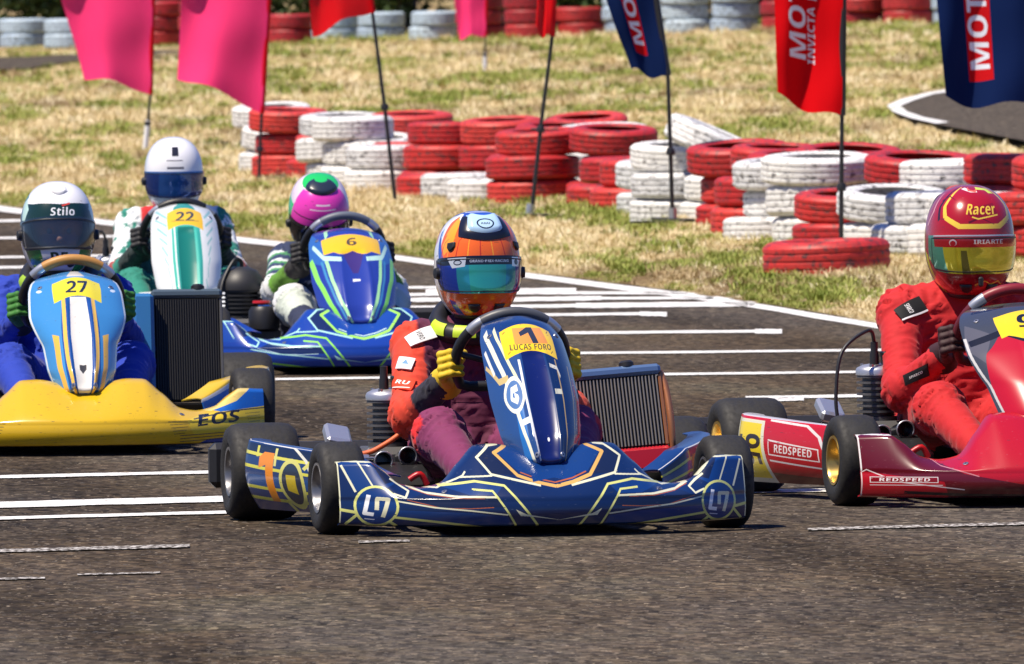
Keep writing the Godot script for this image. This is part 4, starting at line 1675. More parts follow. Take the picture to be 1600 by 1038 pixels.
func driver(xf: Transform3D, d: Dictionary) -> void:
	if helmet_parts.is_empty():
		helmet_parts = helmet_shape()
		glove_l = hand_mesh(1.0)
		glove_r = hand_mesh(-1.0)
		cuff = cuff_mesh()
		fold.seed = 77
		fold.frequency = 1.0
		fold.fractal_octaves = 1
	var low: float = d.get("low", 0.0)
	var lean: float = d.get("lean", 0.0)
	var o := thing("person", d.label, "person", "kart drivers", xf)
	var bones := seated_bones(low, lean)
	var s := skin(bones, 0.0095, 0.04)
	var paint: Callable = d.suit
	for i in s.v.size():
		var p := s.v[i]
		var best := 9.0
		var bi := 0
		for b in bones.size():
			var e := bone_distance(p, bones[b])
			if e < best:
				best = e
				bi = b
		var b0: Vector3 = bones[bi][0]
		var b1: Vector3 = bones[bi][1]
		var t := clampf((p - b0).dot(b1 - b0) / (b1 - b0).length_squared(), 0.0, 1.0)
		var axis := (b1 - b0).normalized()
		var q := p - axis * p.dot(axis)
		var ridge := absf(fold.get_noise_3d(q.x * 4.0 + bi * 9.0 + p.dot(axis) * 10.0, q.y * 4.0 + p.dot(axis) * 15.0, q.z * 4.0))
		var bend := 0.35 + 0.65 * maxf(smoothstep(0.35, 0.0, t), smoothstep(0.6, 1.0, t))
		s.v[i] = p + s.n[i] * (0.009 - 0.022 * ridge - 0.016 * smoothstep(0.09, 0.0, ridge)) * bend
		s.c.append(paint.call(p, bi, t))
	renormal(s)
	part(o, "body", s.done(), suit_mat())
	# helmet
	var mats := helmet_mats(d.helmet)
	var hx := Transform3D(Basis(Vector3.UP, deg_to_rad(d.get("look", 0.0))) * Basis(Vector3.RIGHT, deg_to_rad(d.get("nod", 5.0))) * Basis().scaled(Vector3(0.97, 1.065, 1.0) * float(d.get("helmet_size", 1.0))), Vector3(0, 0.726 - low * 1.1, -0.31 + lean) + d.get("head", Vector3.ZERO))
	var hm := part(o, "helmet", helmet_parts[0], mats[0], hx)
	if d.helmet == "green_white":
		face(hm)
	else:
		part(hm, "lining", helmet_parts[1], M.black)
	part(hm, "neck_roll", helmet_parts[2], M.black)
	part(hm, "visor", helmet_parts[3], mats[1])
	part(hm, "port_gasket", helmet_parts[4], M.black)
	if d.helmet != "pink":
		part(hm, "rear_wing", helmet_parts[5], M.black_gloss)
	vents(hm, d.helmet)
	# gloves on the rim
	for sd in [-1.0, 1.0]:
		var g := Vector3(0.156 * sd, 0.455, 0.185)
		var up := Vector3(0, 0.86, 0.51)
		var fwd := Vector3(0, -0.51, 0.86)
		var phi := deg_to_rad(50.0)
		var z := (fwd * cos(phi) + up * sin(phi)).normalized()
		var x := Vector3.RIGHT
		var y := z.cross(x).normalized()
		var gl := part(o, "glove", glove_l if sd < 0.0 else glove_r, d.glove, Transform3D(Basis(x, y, z), g))
		part(gl, "cuff", cuff, d.get("cuff", d.glove))
	# neck support
	if d.has("collar"):
		var co := Shape.new()
		var ring := []
		for i in 36:
			var a := TAU * i / 36.0
			ring.append(Vector3(sin(a) * 0.108, 0.010 * cos(a * 2.0) - 0.046 * cos(a), cos(a) * 0.100))
		co.tube(ring, 0.030, 10, -1, true)
		var cp := part(o, "neck_support", co.done(), M.black, Transform3D(Basis(), Vector3(0, 0.566 - low, -0.335 + lean)))
		for a in [-1.15, -0.42, 0.42, 1.15]:
			var pad := Shape.new()
			pad.sheet(func(u: float, v: float) -> Vector3:
				var b: float = a + (u - 0.5) * 0.5
				var w: float = -0.2 + v * 1.25
				return Vector3(sin(b) * (0.108 + 0.0325 * cos(w)), 0.0325 * sin(w) + 0.010 * cos(b * 2.0) - 0.046 * cos(b), cos(b) * (0.100 + 0.0325 * cos(w))), 8, 6, 0.003, Vector3(sin(a), 0.3, cos(a)))
			part(cp, "pad", pad.done(), d.collar)
	for b in d.get("badges", []):
		badge(o, bones, b[0], b[1], b[2], b[3], b[4], b[5])

func face(hm: Node3D) -> void:
	var b := [[Vector3(0, 0.02, -0.02), Vector3(0, 0.02, 0.02), 0.088, 0.086], [Vector3(0, -0.05, 0.02), Vector3(0, -0.075, 0.04), 0.066, 0.055], [Vector3(0, -0.01, 0.105), Vector3(0, -0.042, 0.122), 0.010, 0.013], [Vector3(-0.035, -0.045, 0.07), Vector3(-0.03, -0.05, 0.075), 0.026, 0.026], [Vector3(0.035, -0.045, 0.07), Vector3(0.03, -0.05, 0.075), 0.026, 0.026], [Vector3(-0.045, 0.012, 0.086), Vector3(0.045, 0.012, 0.086), 0.017, 0.017], [Vector3(-0.018, -0.078, 0.092), Vector3(0.018, -0.078, 0.092), 0.009, 0.009]]
	var h := skin(b, 0.006, 0.02)
	part(hm, "face", h.done(), M.skin)
	for s in [-1.0, 1.0]:
		var e := Shape.new()
		e.lathe([Vector2(0.0, -0.011), Vector2(0.008, -0.008), Vector2(0.011, 0.0), Vector2(0.008, 0.008), Vector2(0.0, 0.011)], at(0.032 * s, -0.012, 0.092), 12)
		part(hm, "eye", e.done(), mat(lin(0.25, 0.22, 0.2), 0.2))

func vents(hm: Node3D, which: String) -> void:
	var patch := func(lon0: float, lon1: float, lat0: float, lat1: float, up: float, taper: float) -> ArrayMesh:
		var s := Shape.new()
		s.sheet(func(u: float, v: float) -> Vector3:
			var bulge := sin(clampf(u * 1.0, 0, 1) * PI)
			var k := minf(1.0, minf(u, 1.0 - u) * 6.0) * minf(1.0, minf(v, 1.0 - v) * 6.0)
			var lon := lerpf(lon0, lon1, u) * lerpf(1.0, taper, v)
			return helmet_point(deg_to_rad(lon), deg_to_rad(lerpf(lat0, lat1, v) - 5.0 * bulge * (1.0 - v)), 0.002 + up * k), 18, 12, 0.0, Vector3(0, 0.7, 0.7))
		return s.done()
	if which == "orange":
		part(hm, "vent_base", patch.call(-36.0, 36.0, 30.0, 58.0, 0.006, 1.15), mat(lin(0.008, 0.010, 0.025), 0.3))
		var p := Print.new(256, 192, lin(0.42, 0.62, 0.82))
		p.map = Transform2D(0, Vector2(256, 192), 0, Vector2.ZERO)
		p.oval(Vector2(0.5, 0.62), Vector2(0.2, 0.2), lin(0.01, 0.02, 0.05))
		p.oval(Vector2(0.5, 0.62), Vector2(0.165, 0.155), lin(0.45, 0.64, 0.83))
		p.text("ARAI", Vector2(0.5, 0.62), 0.10, lin(0.01, 0.02, 0.05), 0.0, 0.0, 0.9, 900)
		p.oval(Vector2(0.5, 0.0), Vector2(0.34, 0.26), lin(0.03, 0.10, 0.50))
		part(hm, "vent", patch.call(-27.0, 27.0, 34.0, 60.0, 0.012, 1.25), printed(p, 0.25, 0.8))
	elif which == "pink":
		part(hm, "vent", patch.call(-60.0, 60.0, 60.0, 80.0, 0.009, 1.6), mat(lin(0.02, 0.03, 0.05), 0.25))
	elif which == "green_white":
		part(hm, "vent", patch.call(-14.0, 14.0, 42.0, 50.0, 0.004, 1.0), M.white_part)
	elif which == "red":
		var k := Shape.new()
		k.box(Transform3D(Basis(), helmet_point(0, deg_to_rad(-36), 0.008)), Vector3(0.014, 0.026, 0.014), 0.004)
		part(hm, "visor_catch", k.done(), M.black)
	for s in [-1.0, 1.0]:
		part(hm, "chin_vent", patch.call(20.0 * s - 9.0, 20.0 * s + 9.0, -48.0, -41.0, 0.004, 1.0), M.black)
		if which == "orange":
			part(hm, "brow_vent", patch.call(46.0 * s - 7.0, 46.0 * s + 7.0, 20.0, 25.0, 0.004, 1.0), M.black)
	if which != "red":
		for s in [-1.0, 1.0]:
			var k := Shape.new()
			var q := helmet_point(1.28 * s, deg_to_rad(-8), 0.004)
			k.lathe([Vector2(0, 0.012), Vector2(0.014, 0.011), Vector2(0.017, 0.0), Vector2(0.017, -0.004)], along(Vector3(s, 0, 0.2), q), 14)
			part(hm, "visor_pivot", k.done(), M.black)

# ---------- karts ----------
func table(ts: Array, x: float) -> float:     # smooth look-up in [x, y] pairs
	for i in ts.size() - 1:
		if x <= ts[i + 1][0]:
			var f: float = (x - ts[i][0]) / (ts[i + 1][0] - ts[i][0])
			var a: float = ts[i][1]
			var b: float = ts[i + 1][1]
			var pa: float = ts[maxi(i - 1, 0)][1]
			var pb: float = ts[mini(i + 2, ts.size() - 1)][1]
			return cubic_interpolate(a, b, lerpf(pa, a, 0.5), lerpf(pb, b, 0.5), clampf(f, 0, 1))
	return ts[ts.size() - 1][1]

const SPOILER_HALF := 0.578

func fastener(parent: Node3D, s: Shape, i: int) -> void:
	var b := Shape.new()
	b.lathe([Vector2(0.003, 0.0030), Vector2(0.006, 0.0034), Vector2(0.0085, 0.0025), Vector2(0.009, -0.001)], along(s.n[i], s.v[i]), 10)
	part(parent, "fastener", b.done(), M.steel)

func spoiler_mesh(k: Dictionary) -> Shape:
	var hc: float = k.get("centre", 0.262)
	var hd: float = k.get("dip", 0.138)
	var he: float = k.get("end", 0.216)
	var tops := [[0.0, hc], [0.34, hc - 0.004], [0.43, lerpf(hc, hd, 0.45)], [0.52, hd + 0.012], [0.62, hd], [0.72, hd + 0.012], [0.80, lerpf(hd, he, 0.7)], [0.86, he], [1.0, he - 0.004]]
	var backs := [[0.0, 0.20], [0.34, 0.19], [0.50, 0.11], [0.66, 0.08], [0.82, 0.05], [1.0, 0.035]]
	var notch: float = k.get("notch", 0.035)
	var fn := func(u: float, v: float) -> Vector3:
		var sx := u * 2.0 - 1.0
		var a := absf(sx)
		var top := table(tops, a) - notch * (1.0 - smoothstep(0.0, 0.26, a))
		var z := 0.965 - 0.255 * pow(a, 2.1)
		var y: float
		var back := 0.0
		var bd := table(backs, a)
		var crease := minf(0.105, top - 0.03)
		if v < 0.08:
			y = 0.030 + 0.006 * v / 0.08
			back = 0.035 * (1.0 - v / 0.08)
		elif v < 0.40:
			var f := (v - 0.08) / 0.32
			y = lerpf(0.036, crease, f)
			back = 0.012 * (1.0 - sin(f * PI * 0.9)) - 0.004
		else:
			var f := (v - 0.40) / 0.60
			y = crease + (top - crease) * pow(f, 0.92)
			back = bd * pow(f, 1.15) + 0.010 * f
		if v > 0.93:
			back += (v - 0.93) / 0.07 * 0.03
			y = minf(y, crease + (top - crease) * 0.955)
		return Vector3(sx * SPOILER_HALF, y, z - back)
	var s := Shape.new()
	s.sheet(fn, 110, 36, 0.004, Vector3(0, 0.3, 1), func(u: float, _v: float, p: Vector3) -> Vector2: return Vector2(u, (0.29 - p.y) / 0.26))
	return s

func spoiler_print(c: Color) -> Print:
	var p := Print.new(2048, 512, c)
	p.map = spoiler_map(false)
	return p

func spoiler_map(flip: bool) -> Transform2D:
	# from a tracing of one half of the graphics (1600 wide for 0.34 of the photograph) to print pixels
	var kx := 3.822e-4
	var bx := -0.5863
	var px := 2048.0 / (2.0 * SPOILER_HALF)
	var py := 512.0 / 0.26
	var sx := -1.0 if flip else 1.0
	return Transform2D(Vector2(sx * kx * px, 0), Vector2(0, 3.768e-4 * py), Vector2((sx * bx + SPOILER_HALF) * px, (0.29 - 0.2872) * py))

func chevrons(p: Print, c: Dictionary) -> void:
	for flip in [false, true]:
		p.map = spoiler_map(flip)
		p.poly(deg([480, 480, 700, 540, 1040, 540, 1130, 540, 1080, 460, 800, 455, 600, 430]), c.dark)
		p.poly(deg([30, 210, 270, 215, 420, 360, 300, 420, 120, 420]), c.panel)
		p.poly(deg([250, 215, 300, 220, 420, 350, 330, 370]), c.dark)
		p.poly(deg([1230, 90, 1700, 70, 1700, 360, 1280, 290, 1150, 145]), c.panel)
		p.poly(deg([1000, 180, 1110, 95, 1215, 95, 1130, 150, 1250, 310, 1080, 300]), c.dark)
		p.poly(deg([730, 390, 950, 360, 1140, 385, 1080, 450, 900, 450]), c.panel)
		p.poly(deg([400, 560, 900, 580, 1160, 610, 1200, 690, 980, 690, 700, 650, 400, 610]), c.panel)
		p.stroke(deg([25, 660, 25, 215, 60, 206, 275, 212, 400, 335, 520, 388, 700, 398, 880, 312, 905, 282]), 11, c.pale)
		p.stroke(deg([48, 235, 130, 430]), 16, c.pale)
		p.stroke(deg([160, 210, 245, 385]), 12, c.pale)
		p.stroke(deg([370, 330, 492, 420, 458, 468, 380, 440]), 14, c.pale)
		p.stroke(deg([490, 382, 600, 432, 800, 460, 1095, 466]), 15, c.pale)
		p.stroke(deg([500, 400, 620, 446, 800, 472, 1000, 476]), 5, c.accent)
		p.stroke(deg([465, 484, 700, 545, 900, 548, 1060, 540]), 6, c.accent)
		p.stroke(deg([400, 494, 650, 540, 900, 564, 1160, 596]), 11, c.pale)
		p.stroke(deg([380, 614, 700, 650, 1000, 690]), 17, c.line)
		p.stroke(deg([715, 384, 950, 350, 1150, 382, 1255, 515, 1390, 690]), 17, c.line)
		p.stroke(deg([920, 408, 1060, 420, 1150, 560, 1230, 690]), 15, c.line)
		p.stroke(deg([860, 322, 1080, 312]), 12, c.pale)
		p.stroke(deg([1180, 88, 1105, 98, 1002, 182, 1075, 302, 1230, 340, 1420, 385]), 17, c.pale)
		p.stroke(deg([1240, 96, 1132, 150, 1265, 312, 1400, 362, 1534, 392]), 24, c.gold)
		p.stroke(deg([1290, 290, 1400, 335, 1534, 365]), 9, c.accent)
		p.poly(deg([1215, 555, 1290, 592, 1560, 640, 1330, 610, 1250, 605]), c.pale)
		p.stroke(deg([20, 560, 130, 580]), 22, c.line)
		p.stroke(deg([60, 670, 140, 590]), 20, c.line)
		p.stroke(deg([340, 640, 400, 680]), 20, c.line)

func round_logo(p: Print, flip: bool, c: Dictionary) -> void:
	p.map = spoiler_map(flip)
	p.oval(Vector2(262, 532), Vector2(150, 152), c.line)
	p.oval(Vector2(262, 532), Vector2(132, 134), c.panel)
	var q := p.map * Vector2(262, 532)
	p.map = Transform2D(0, Vector2(0.82, 0.82), 0, q)
	p.stroke(deg([-40, -75, -66, 48, -16, 56]), 24, lin(0.78, 0.8, 0.82))
	p.stroke(deg([0, 26, 6, -50, 66, -46, 34, 74]), 24, c.pale)
	p.stroke(deg([-66, 84, -10, 90]), 6, lin(0.6, 0.62, 0.7))

const NOSE_W := [[0.0, 0.072], [0.08, 0.092], [0.22, 0.114], [0.42, 0.126], [0.6, 0.124], [0.8, 0.118], [0.93, 0.098], [1.0, 0.064]]
const NOSE_Z := [[0.0, 0.815], [0.07, 0.838], [0.2, 0.805], [0.4, 0.715], [0.6, 0.615], [0.8, 0.508], [0.93, 0.42], [1.0, 0.355]]
const NOSE_Y := [[0.0, 0.192], [0.07, 0.212], [0.2, 0.275], [0.4, 0.372], [0.6, 0.462], [0.8, 0.540], [0.93, 0.586], [1.0, 0.600]]

func nose_mesh(wide: float, wings: float, drop: float) -> Shape:
	var fn := func(u: float, v: float) -> Vector3:
		var s := u * 2.0 - 1.0
		var a := absf(s)
		var w := table(NOSE_W, v) * wide + wings * smoothstep(0.35, 0.6, v) * (1.0 - smoothstep(0.86, 1.0, v)) * smoothstep(0.5, 1.0, a)
		var z := table(NOSE_Z, v) - 0.075 * a * a - 0.04 * pow(a, 5.0)
		var y := table(NOSE_Y, v) - 0.012 * a * a
		var ch := 0.32 - 0.06 * v
		if a < ch:
			z -= 0.020 * (1.0 - pow(a / ch, 2.0)) * (1.0 - smoothstep(0.66, 0.74, v)) * smoothstep(0.0, 0.12, v)
		elif a < ch + 0.09:
			z += 0.006 * sin((a - ch) / 0.09 * PI) * (1.0 - smoothstep(0.66, 0.74, v))
		return Vector3(s * w, y - drop * v, z)
	var m := Shape.new()
	m.sheet(fn, 48, 48, 0.004, Vector3(0, 0.5, 1))
	return m

func nose_print(c: Color) -> Print:
	var p := Print.new(768, 1024, c)
	p.map = Transform2D(0, Vector2(384, -1024), 0, Vector2(384, 1024))     # -1..1 across, 0..1 up
	return p

func number_field(p: Print, n: String, v0: float, v1: float, half: float, c: Color, ink: Color, size: float, flame := false) -> void:
	var pts := []
	for i in 13:
		var s := lerpf(-half, half, i / 12.0)
		pts.append(Vector2(s, v1 - 0.05 * pow(absf(s) / half, 2.0)))
	for i in 13:
		var s := lerpf(half, -half, i / 12.0)
		var dip := -0.05 * pow(absf(s) / half, 2.0)
		if flame:
			dip = -0.03 * absf(sin(s * 6.0)) - 0.02
		pts.append(Vector2(s * 0.94, v0 + 0.02 + dip))
	p.poly(pts, c)
	var keep := p.map
	var o := keep * Vector2(0, (v0 + v1) * 0.5 + 0.005)
	p.map = Transform2D(0, Vector2(1.25, 1.0), 0, o)
	p.text(n, Vector2.ZERO, size, ink, 0.0, 0.12, 1.25, 900)
	p.map = keep

func pod_mesh(side: float) -> ArrayMesh:
	var fn := func(u: float, v: float) -> Vector3:
		var x := lerpf(0.685, 0.455, u)
		var z := lerpf(-0.335, 0.345, u)
		x -= 0.05 * smoothstep(0.84, 1.0, u) + 0.02 * (1.0 - smoothstep(0.0, 0.08, u))
		x += 0.02 * sin(u * PI)
		var top := lerpf(0.238, 0.205, u) - 0.05 * smoothstep(0.82, 1.0, u)
		var y: float
		if v < 0.72:
			var f := v / 0.72
			y = lerpf(0.042, top, f)
			x += 0.014 * sin(f * PI) - 0.03 * pow(1.0 - f, 3.0)
		else:
			var f := (v - 0.72) / 0.28
			y = top + 0.010 * sin(f * PI * 0.5) - 0.012 * f * f
			x -= 0.05 * f * f + 0.015 * f
		return Vector3(x * side, y, z)
	var s := Shape.new()
	s.sheet(fn, 30, 22, 0.004, Vector3(side, 0.5, 0.4), func(u: float, v: float, _p: Vector3) -> Vector2: return Vector2(u if side < 0 else 1.0 - u, 1.0 - v))
	return s.done()

func wheel(parent: Node3D, p: Vector3, r: float, w: float, out: float, steer: float, rim_mat: Material) -> void:
	var o := Node3D.new()
	o.name = "wheel"
	parent.add_child(o, true)
	o.transform = Transform3D(Basis(Vector3.UP, deg_to_rad(steer)) * Basis(Vector3.BACK, -PI / 2 * out), p)     # local y points outward
	var h := w * 0.5
	var ty := Shape.new()
	ty.lathe([Vector2(0.066, -h * 0.80), Vector2(0.074, -h * 0.9), Vector2(r * 0.72, -h * 1.0), Vector2(r * 0.88, -h * 0.95), Vector2(r * 0.965, -h * 0.80), Vector2(r * 0.995, -h * 0.58), Vector2(r, 0.0), Vector2(r * 0.995, h * 0.58), Vector2(r * 0.965, h * 0.80), Vector2(r * 0.88, h * 0.95), Vector2(r * 0.72, h * 1.0), Vector2(0.074, h * 0.9), Vector2(0.066, h * 0.80)], Transform3D(), 48)
	part(o, "tyre", ty.done(), M.rubber)
	var rm := Shape.new()
	rm.lathe([Vector2(0.0, h * 0.15), Vector2(0.024, h * 0.18), Vector2(0.030, h * 0.10), Vector2(0.050, h * 0.02), Vector2(0.056, h * 0.2), Vector2(0.060, h * 0.8), Vector2(0.064, h * 0.92), Vector2(0.071, h * 0.93), Vector2(0.072, h * 0.86), Vector2(0.066, h * 0.7), Vector2(0.064, -h * 0.7), Vector2(0.071, -h * 0.9), Vector2(0.064, -h * 0.92), Vector2(0.05, -h * 0.3), Vector2(0.0, -h * 0.3)], Transform3D(), 32)
	part(o, "rim", rm.done(), rim_mat)
	var hb := Shape.new()
	hb.lathe([Vector2(0.0, h * 0.55), Vector2(0.010, h * 0.54), Vector2(0.012, h * 0.2), Vector2(0.020, h * 0.15)], Transform3D(), 12)
	for k in 3:
		var a := TAU * k / 3.0
		hb.lathe([Vector2(0, h * 0.3), Vector2(0.005, h * 0.3), Vector2(0.005, h * 0.05)], at(0.038 * cos(a), 0, 0.038 * sin(a)), 6)
	part(o, "hub", hb.done(), M.steel)

func steering(parent: Node3D, rim: Material, top: Material, drop: float) -> void:
	var c := Vector3(0, 0.472 - drop, 0.215)
	var up := Vector3(0, 0.86, 0.51)
	var o := Node3D.new()
	o.name = "steering_wheel"
	parent.add_child(o, true)
	var ring := []
	for i in 48:
		var a := TAU * i / 48.0
		var rr := 0.158 if sin(a) > -0.55 else 0.158 * 0.55 / maxf(-sin(a), 0.55)
		ring.append(c + (Vector3.RIGHT * cos(a) + up * sin(a)) * rr)
	var s := Shape.new()
	s.tube(ring, 0.0155, 10, -1, true)
	part(o, "rim", s.done(), rim)
	for seg in [[55, 125, top], [38, 55, M.alloy], [125, 142, M.alloy]]:
		var g := Shape.new()
		var arc := []
		for i in 13:
			var a := deg_to_rad(lerpf(seg[0], seg[1], i / 12.0))
			arc.append(c + (Vector3.RIGHT * cos(a) + up * sin(a)) * 0.158)
		g.tube(arc, 0.0168, 10)
		part(o, "grip", g.done(), seg[2])
	var sp := Shape.new()
	for a in [0.15, PI - 0.15, -PI / 2]:
		sp.tube([c - Vector3(0, 0.02, -0.02), c + (Vector3.RIGHT * cos(a) + up * sin(a)) * (0.155 if a > -1 else 0.09)], 0.009, 6)
	sp.lathe([Vector2(0, 0.02), Vector2(0.035, 0.018), Vector2(0.04, 0.0), Vector2(0.03, -0.03), Vector2(0, -0.032)], along(Vector3(0, 0.51, -0.86), c - Vector3(0, 0.02, -0.02)), 16)
	part(o, "spokes", sp.done(), M.cast_dark)
	var col := Shape.new()
	col.tube([c - Vector3(0, 0.02, -0.02), Vector3(0, 0.13, 0.60)], 0.010, 8)
	part(o, "column", col.done(), M.steel)

func finned(parent: Node3D, called: String, base: Vector3, r: float, h: float, fins: int, m: Material, top: Material, dome: float) -> Node3D:
	var pr := [Vector2(0, 0), Vector2(r * 0.95, 0), Vector2(r * 0.95, 0.012)]
	for k in fins:
		var y0 := 0.014 + (h - 0.016) * k / fins
		var st := (h - 0.016) / fins
		pr.append_array([Vector2(r * 0.72, y0), Vector2(r * 0.72, y0 + st * 0.5), Vector2(r, y0 + st * 0.55), Vector2(r * 1.0, y0 + st * 0.92), Vector2(r * 0.72, y0 + st * 0.97)])
	pr.append_array([Vector2(r * 0.72, h), Vector2(0, h)])
	var s := Shape.new()
	s.lathe(pr, Transform3D(Basis(), base), 22)
	var o := part(parent, called, s.done(), m)
	var t := Shape.new()
	t.lathe([Vector2(r * 1.04, h - 0.002), Vector2(r * 1.05, h + 0.012), Vector2(r * 0.98, h + 0.016 + dome * 0.3), Vector2(r * 0.7, h + 0.018 + dome * 0.8), Vector2(r * 0.3, h + 0.02 + dome), Vector2(0, h + 0.02 + dome)], Transform3D(Basis(), base), 22)
	part(o, "head", t.done(), top)
	return o

func engine(k: Node3D, kind: String) -> void:
	if kind == "barrel":
		var e := finned(k, "engine", Vector3(-0.36, 0.195, -0.22), 0.092, 0.115, 6, M.cast_dark, M.cast_dark, 0.07)
		var cap := Shape.new()
		cap.tube(smooth_path([Vector3(-0.36, 0.39, -0.22), Vector3(-0.36, 0.42, -0.22), Vector3(-0.39, 0.425, -0.2), Vector3(-0.44, 0.34, -0.16), Vector3(-0.46, 0.24, -0.12)], 5), 0.008, 7)
		part(e, "spark_cable", cap.done(), M.black)
		var base := Shape.new()
		base.box(at(-0.36, 0.145, -0.2), Vector3(0.24, 0.10, 0.22), 0.015)
		base.box(at(-0.30, 0.13, -0.02), Vector3(0.14, 0.09, 0.14), 0.03)
		part(e, "crankcase", base.done(), M.cast)
		var air := Shape.new()
		air.lathe([Vector2(0, 0.04), Vector2(0.05, 0.038), Vector2(0.062, 0.02), Vector2(0.062, -0.05), Vector2(0, -0.052)], at(-0.30, 0.21, 0.06), 18)
		part(e, "air_box", air.done(), M.black)
		var rd := Shape.new()
		rd.lathe([Vector2(0, 0.01), Vector2(0.034, 0.009), Vector2(0.036, 0.0), Vector2(0, -0.01)], at(-0.31, 0.262, 0.06), 14)
		part(e, "fuel_cap", rd.done(), M.red_part)
		return
	var e := finned(k, "engine", Vector3(-0.272, 0.215, -0.27), 0.060, 0.135, 7, M.cast, M.alloy, 0.012)
	var plug := Shape.new()
	plug.lathe([Vector2(0.014, 0), Vector2(0.014, 0.03), Vector2(0.011, 0.045), Vector2(0.011, 0.07), Vector2(0, 0.072)], at(-0.285, 0.375, -0.25), 10)
	part(e, "spark_plug", plug.done(), M.black)
	var bolts := Shape.new()
	for q in 4:
		var a := TAU * q / 4.0 + 0.6
		bolts.lathe([Vector2(0, 0.014), Vector2(0.007, 0.013), Vector2(0.007, 0)], at(-0.272 + 0.046 * cos(a), 0.367, -0.27 + 0.046 * sin(a)), 6)
	part(e, "head_bolts", bolts.done(), M.steel)
	var bracket := Shape.new()
	bracket.box(turned(Vector3(0, 0, 1), -12, Vector3(-0.235, 0.412, -0.24)), Vector3(0.034, 0.012, 0.05), 0.004)
	bracket.box(turned(Vector3(0, 0, 1), 6, Vector3(-0.257, 0.392, -0.24)), Vector3(0.012, 0.052, 0.045), 0.004)
	part(e, "head_bracket", bracket.done(), M.black)
	var cab := Shape.new()
	if kind == "orange":
		cab.tube(smooth_path([Vector3(-0.235, 0.425, -0.22), Vector3(-0.222, 0.36, -0.16), Vector3(-0.25, 0.27, -0.12), Vector3(-0.33, 0.215, -0.1), Vector3(-0.375, 0.20, -0.1)], 6), 0.0075, 8)
	else:
		cab.tube(smooth_path([Vector3(-0.285, 0.445, -0.25), Vector3(-0.31, 0.48, -0.22), Vector3(-0.40, 0.42, -0.18), Vector3(-0.425, 0.29, -0.16), Vector3(-0.42, 0.21, -0.15)], 6), 0.0055, 8)
	part(e, "spark_cable", cab.done(), M.orange_wire if kind == "orange" else M.black)
	var exh := Shape.new()
	exh.box(Transform3D(Basis(Vector3(0, 0, 1), -0.2) * Basis(Vector3(1, 0, 0), 0.35), Vector3(-0.425, 0.245, -0.23)), Vector3(0.075, 0.035, 0.12), 0.008)
	exh.box(Transform3D(Basis(Vector3(0, 0, 1), -0.2), Vector3(-0.40, 0.20, -0.21)), Vector3(0.04, 0.06, 0.05), 0.006)
	part(e, "coil_box", exh.done(), M.alloy)
	var crank := Shape.new()
	crank.box(at(-0.28, 0.165, -0.26), Vector3(0.16, 0.10, 0.18), 0.02)
	crank.lathe([Vector2(0, 0.05), Vector2(0.05, 0.048), Vector2(0.058, 0.035), Vector2(0.058, -0.035), Vector2(0, -0.05)], Transform3D(Basis(Vector3(0, 0, 1), PI / 2), Vector3(-0.36, 0.155, -0.25)), 18)
	part(e, "crankcase", crank.done(), M.cast)
	var carb := Shape.new()
	for q in 5:
		carb.box(at(-0.385, 0.19 - 0.016 * q, -0.05 + 0.004 * q), Vector3(0.07 - 0.004 * q, 0.008, 0.06), 0.002)
	carb.box(at(-0.385, 0.16, -0.06), Vector3(0.05, 0.08, 0.05), 0.006)
	part(e, "carburettor", carb.done(), M.steel)
	var air := Shape.new()
	for q in [[-0.335, 0.185], [-0.265, 0.197]]:
		air.lathe([Vector2(0.022, -0.09), Vector2(0.024, 0.0), Vector2(0.028, 0.002), Vector2(0.028, 0.006), Vector2(0.022, 0.006), Vector2(0.020, -0.04), Vector2(0, -0.04)], Transform3D(Basis(Vector3(1, 0, 0), PI / 2 - 0.12), Vector3(q[0], q[1], 0.02)), 18)
	part(e, "intake_tubes", air.done(), M.black_gloss)
	var lip := Shape.new()
	for q in [[-0.335, 0.185], [-0.265, 0.197]]:
		var ring := []
		for i in 20:
			var a := TAU * i / 20.0
			ring.append(Vector3(q[0] + 0.0255 * cos(a), q[1] + 0.0255 * sin(a), 0.027 + 0.003 * sin(a)))
		lip.tube(ring, 0.0028, 6, -1, true)
	part(e, "tube_lips", lip.done(), M.alloy)
	var bx := Shape.new()
	bx.box(turned(Vector3(1, 0, 0), 14, Vector3(-0.295, 0.125, 0.04)), Vector3(0.19, 0.085, 0.16), 0.024)
	bx.box(turned(Vector3(1, 0, 0), 14, Vector3(-0.30, 0.115, 0.115)), Vector3(0.15, 0.06, 0.06), 0.02)
	part(e, "air_box", bx.done(), M.black)
	var vl := Shape.new()
	vl.tube(smooth_path([Vector3(-0.285, 0.135, 0.165), Vector3(-0.255, 0.15, 0.17), Vector3(-0.235, 0.12, 0.17)], 4), 0.009, 7)
	part(e, "fuel_tap", vl.done(), M.red_part)

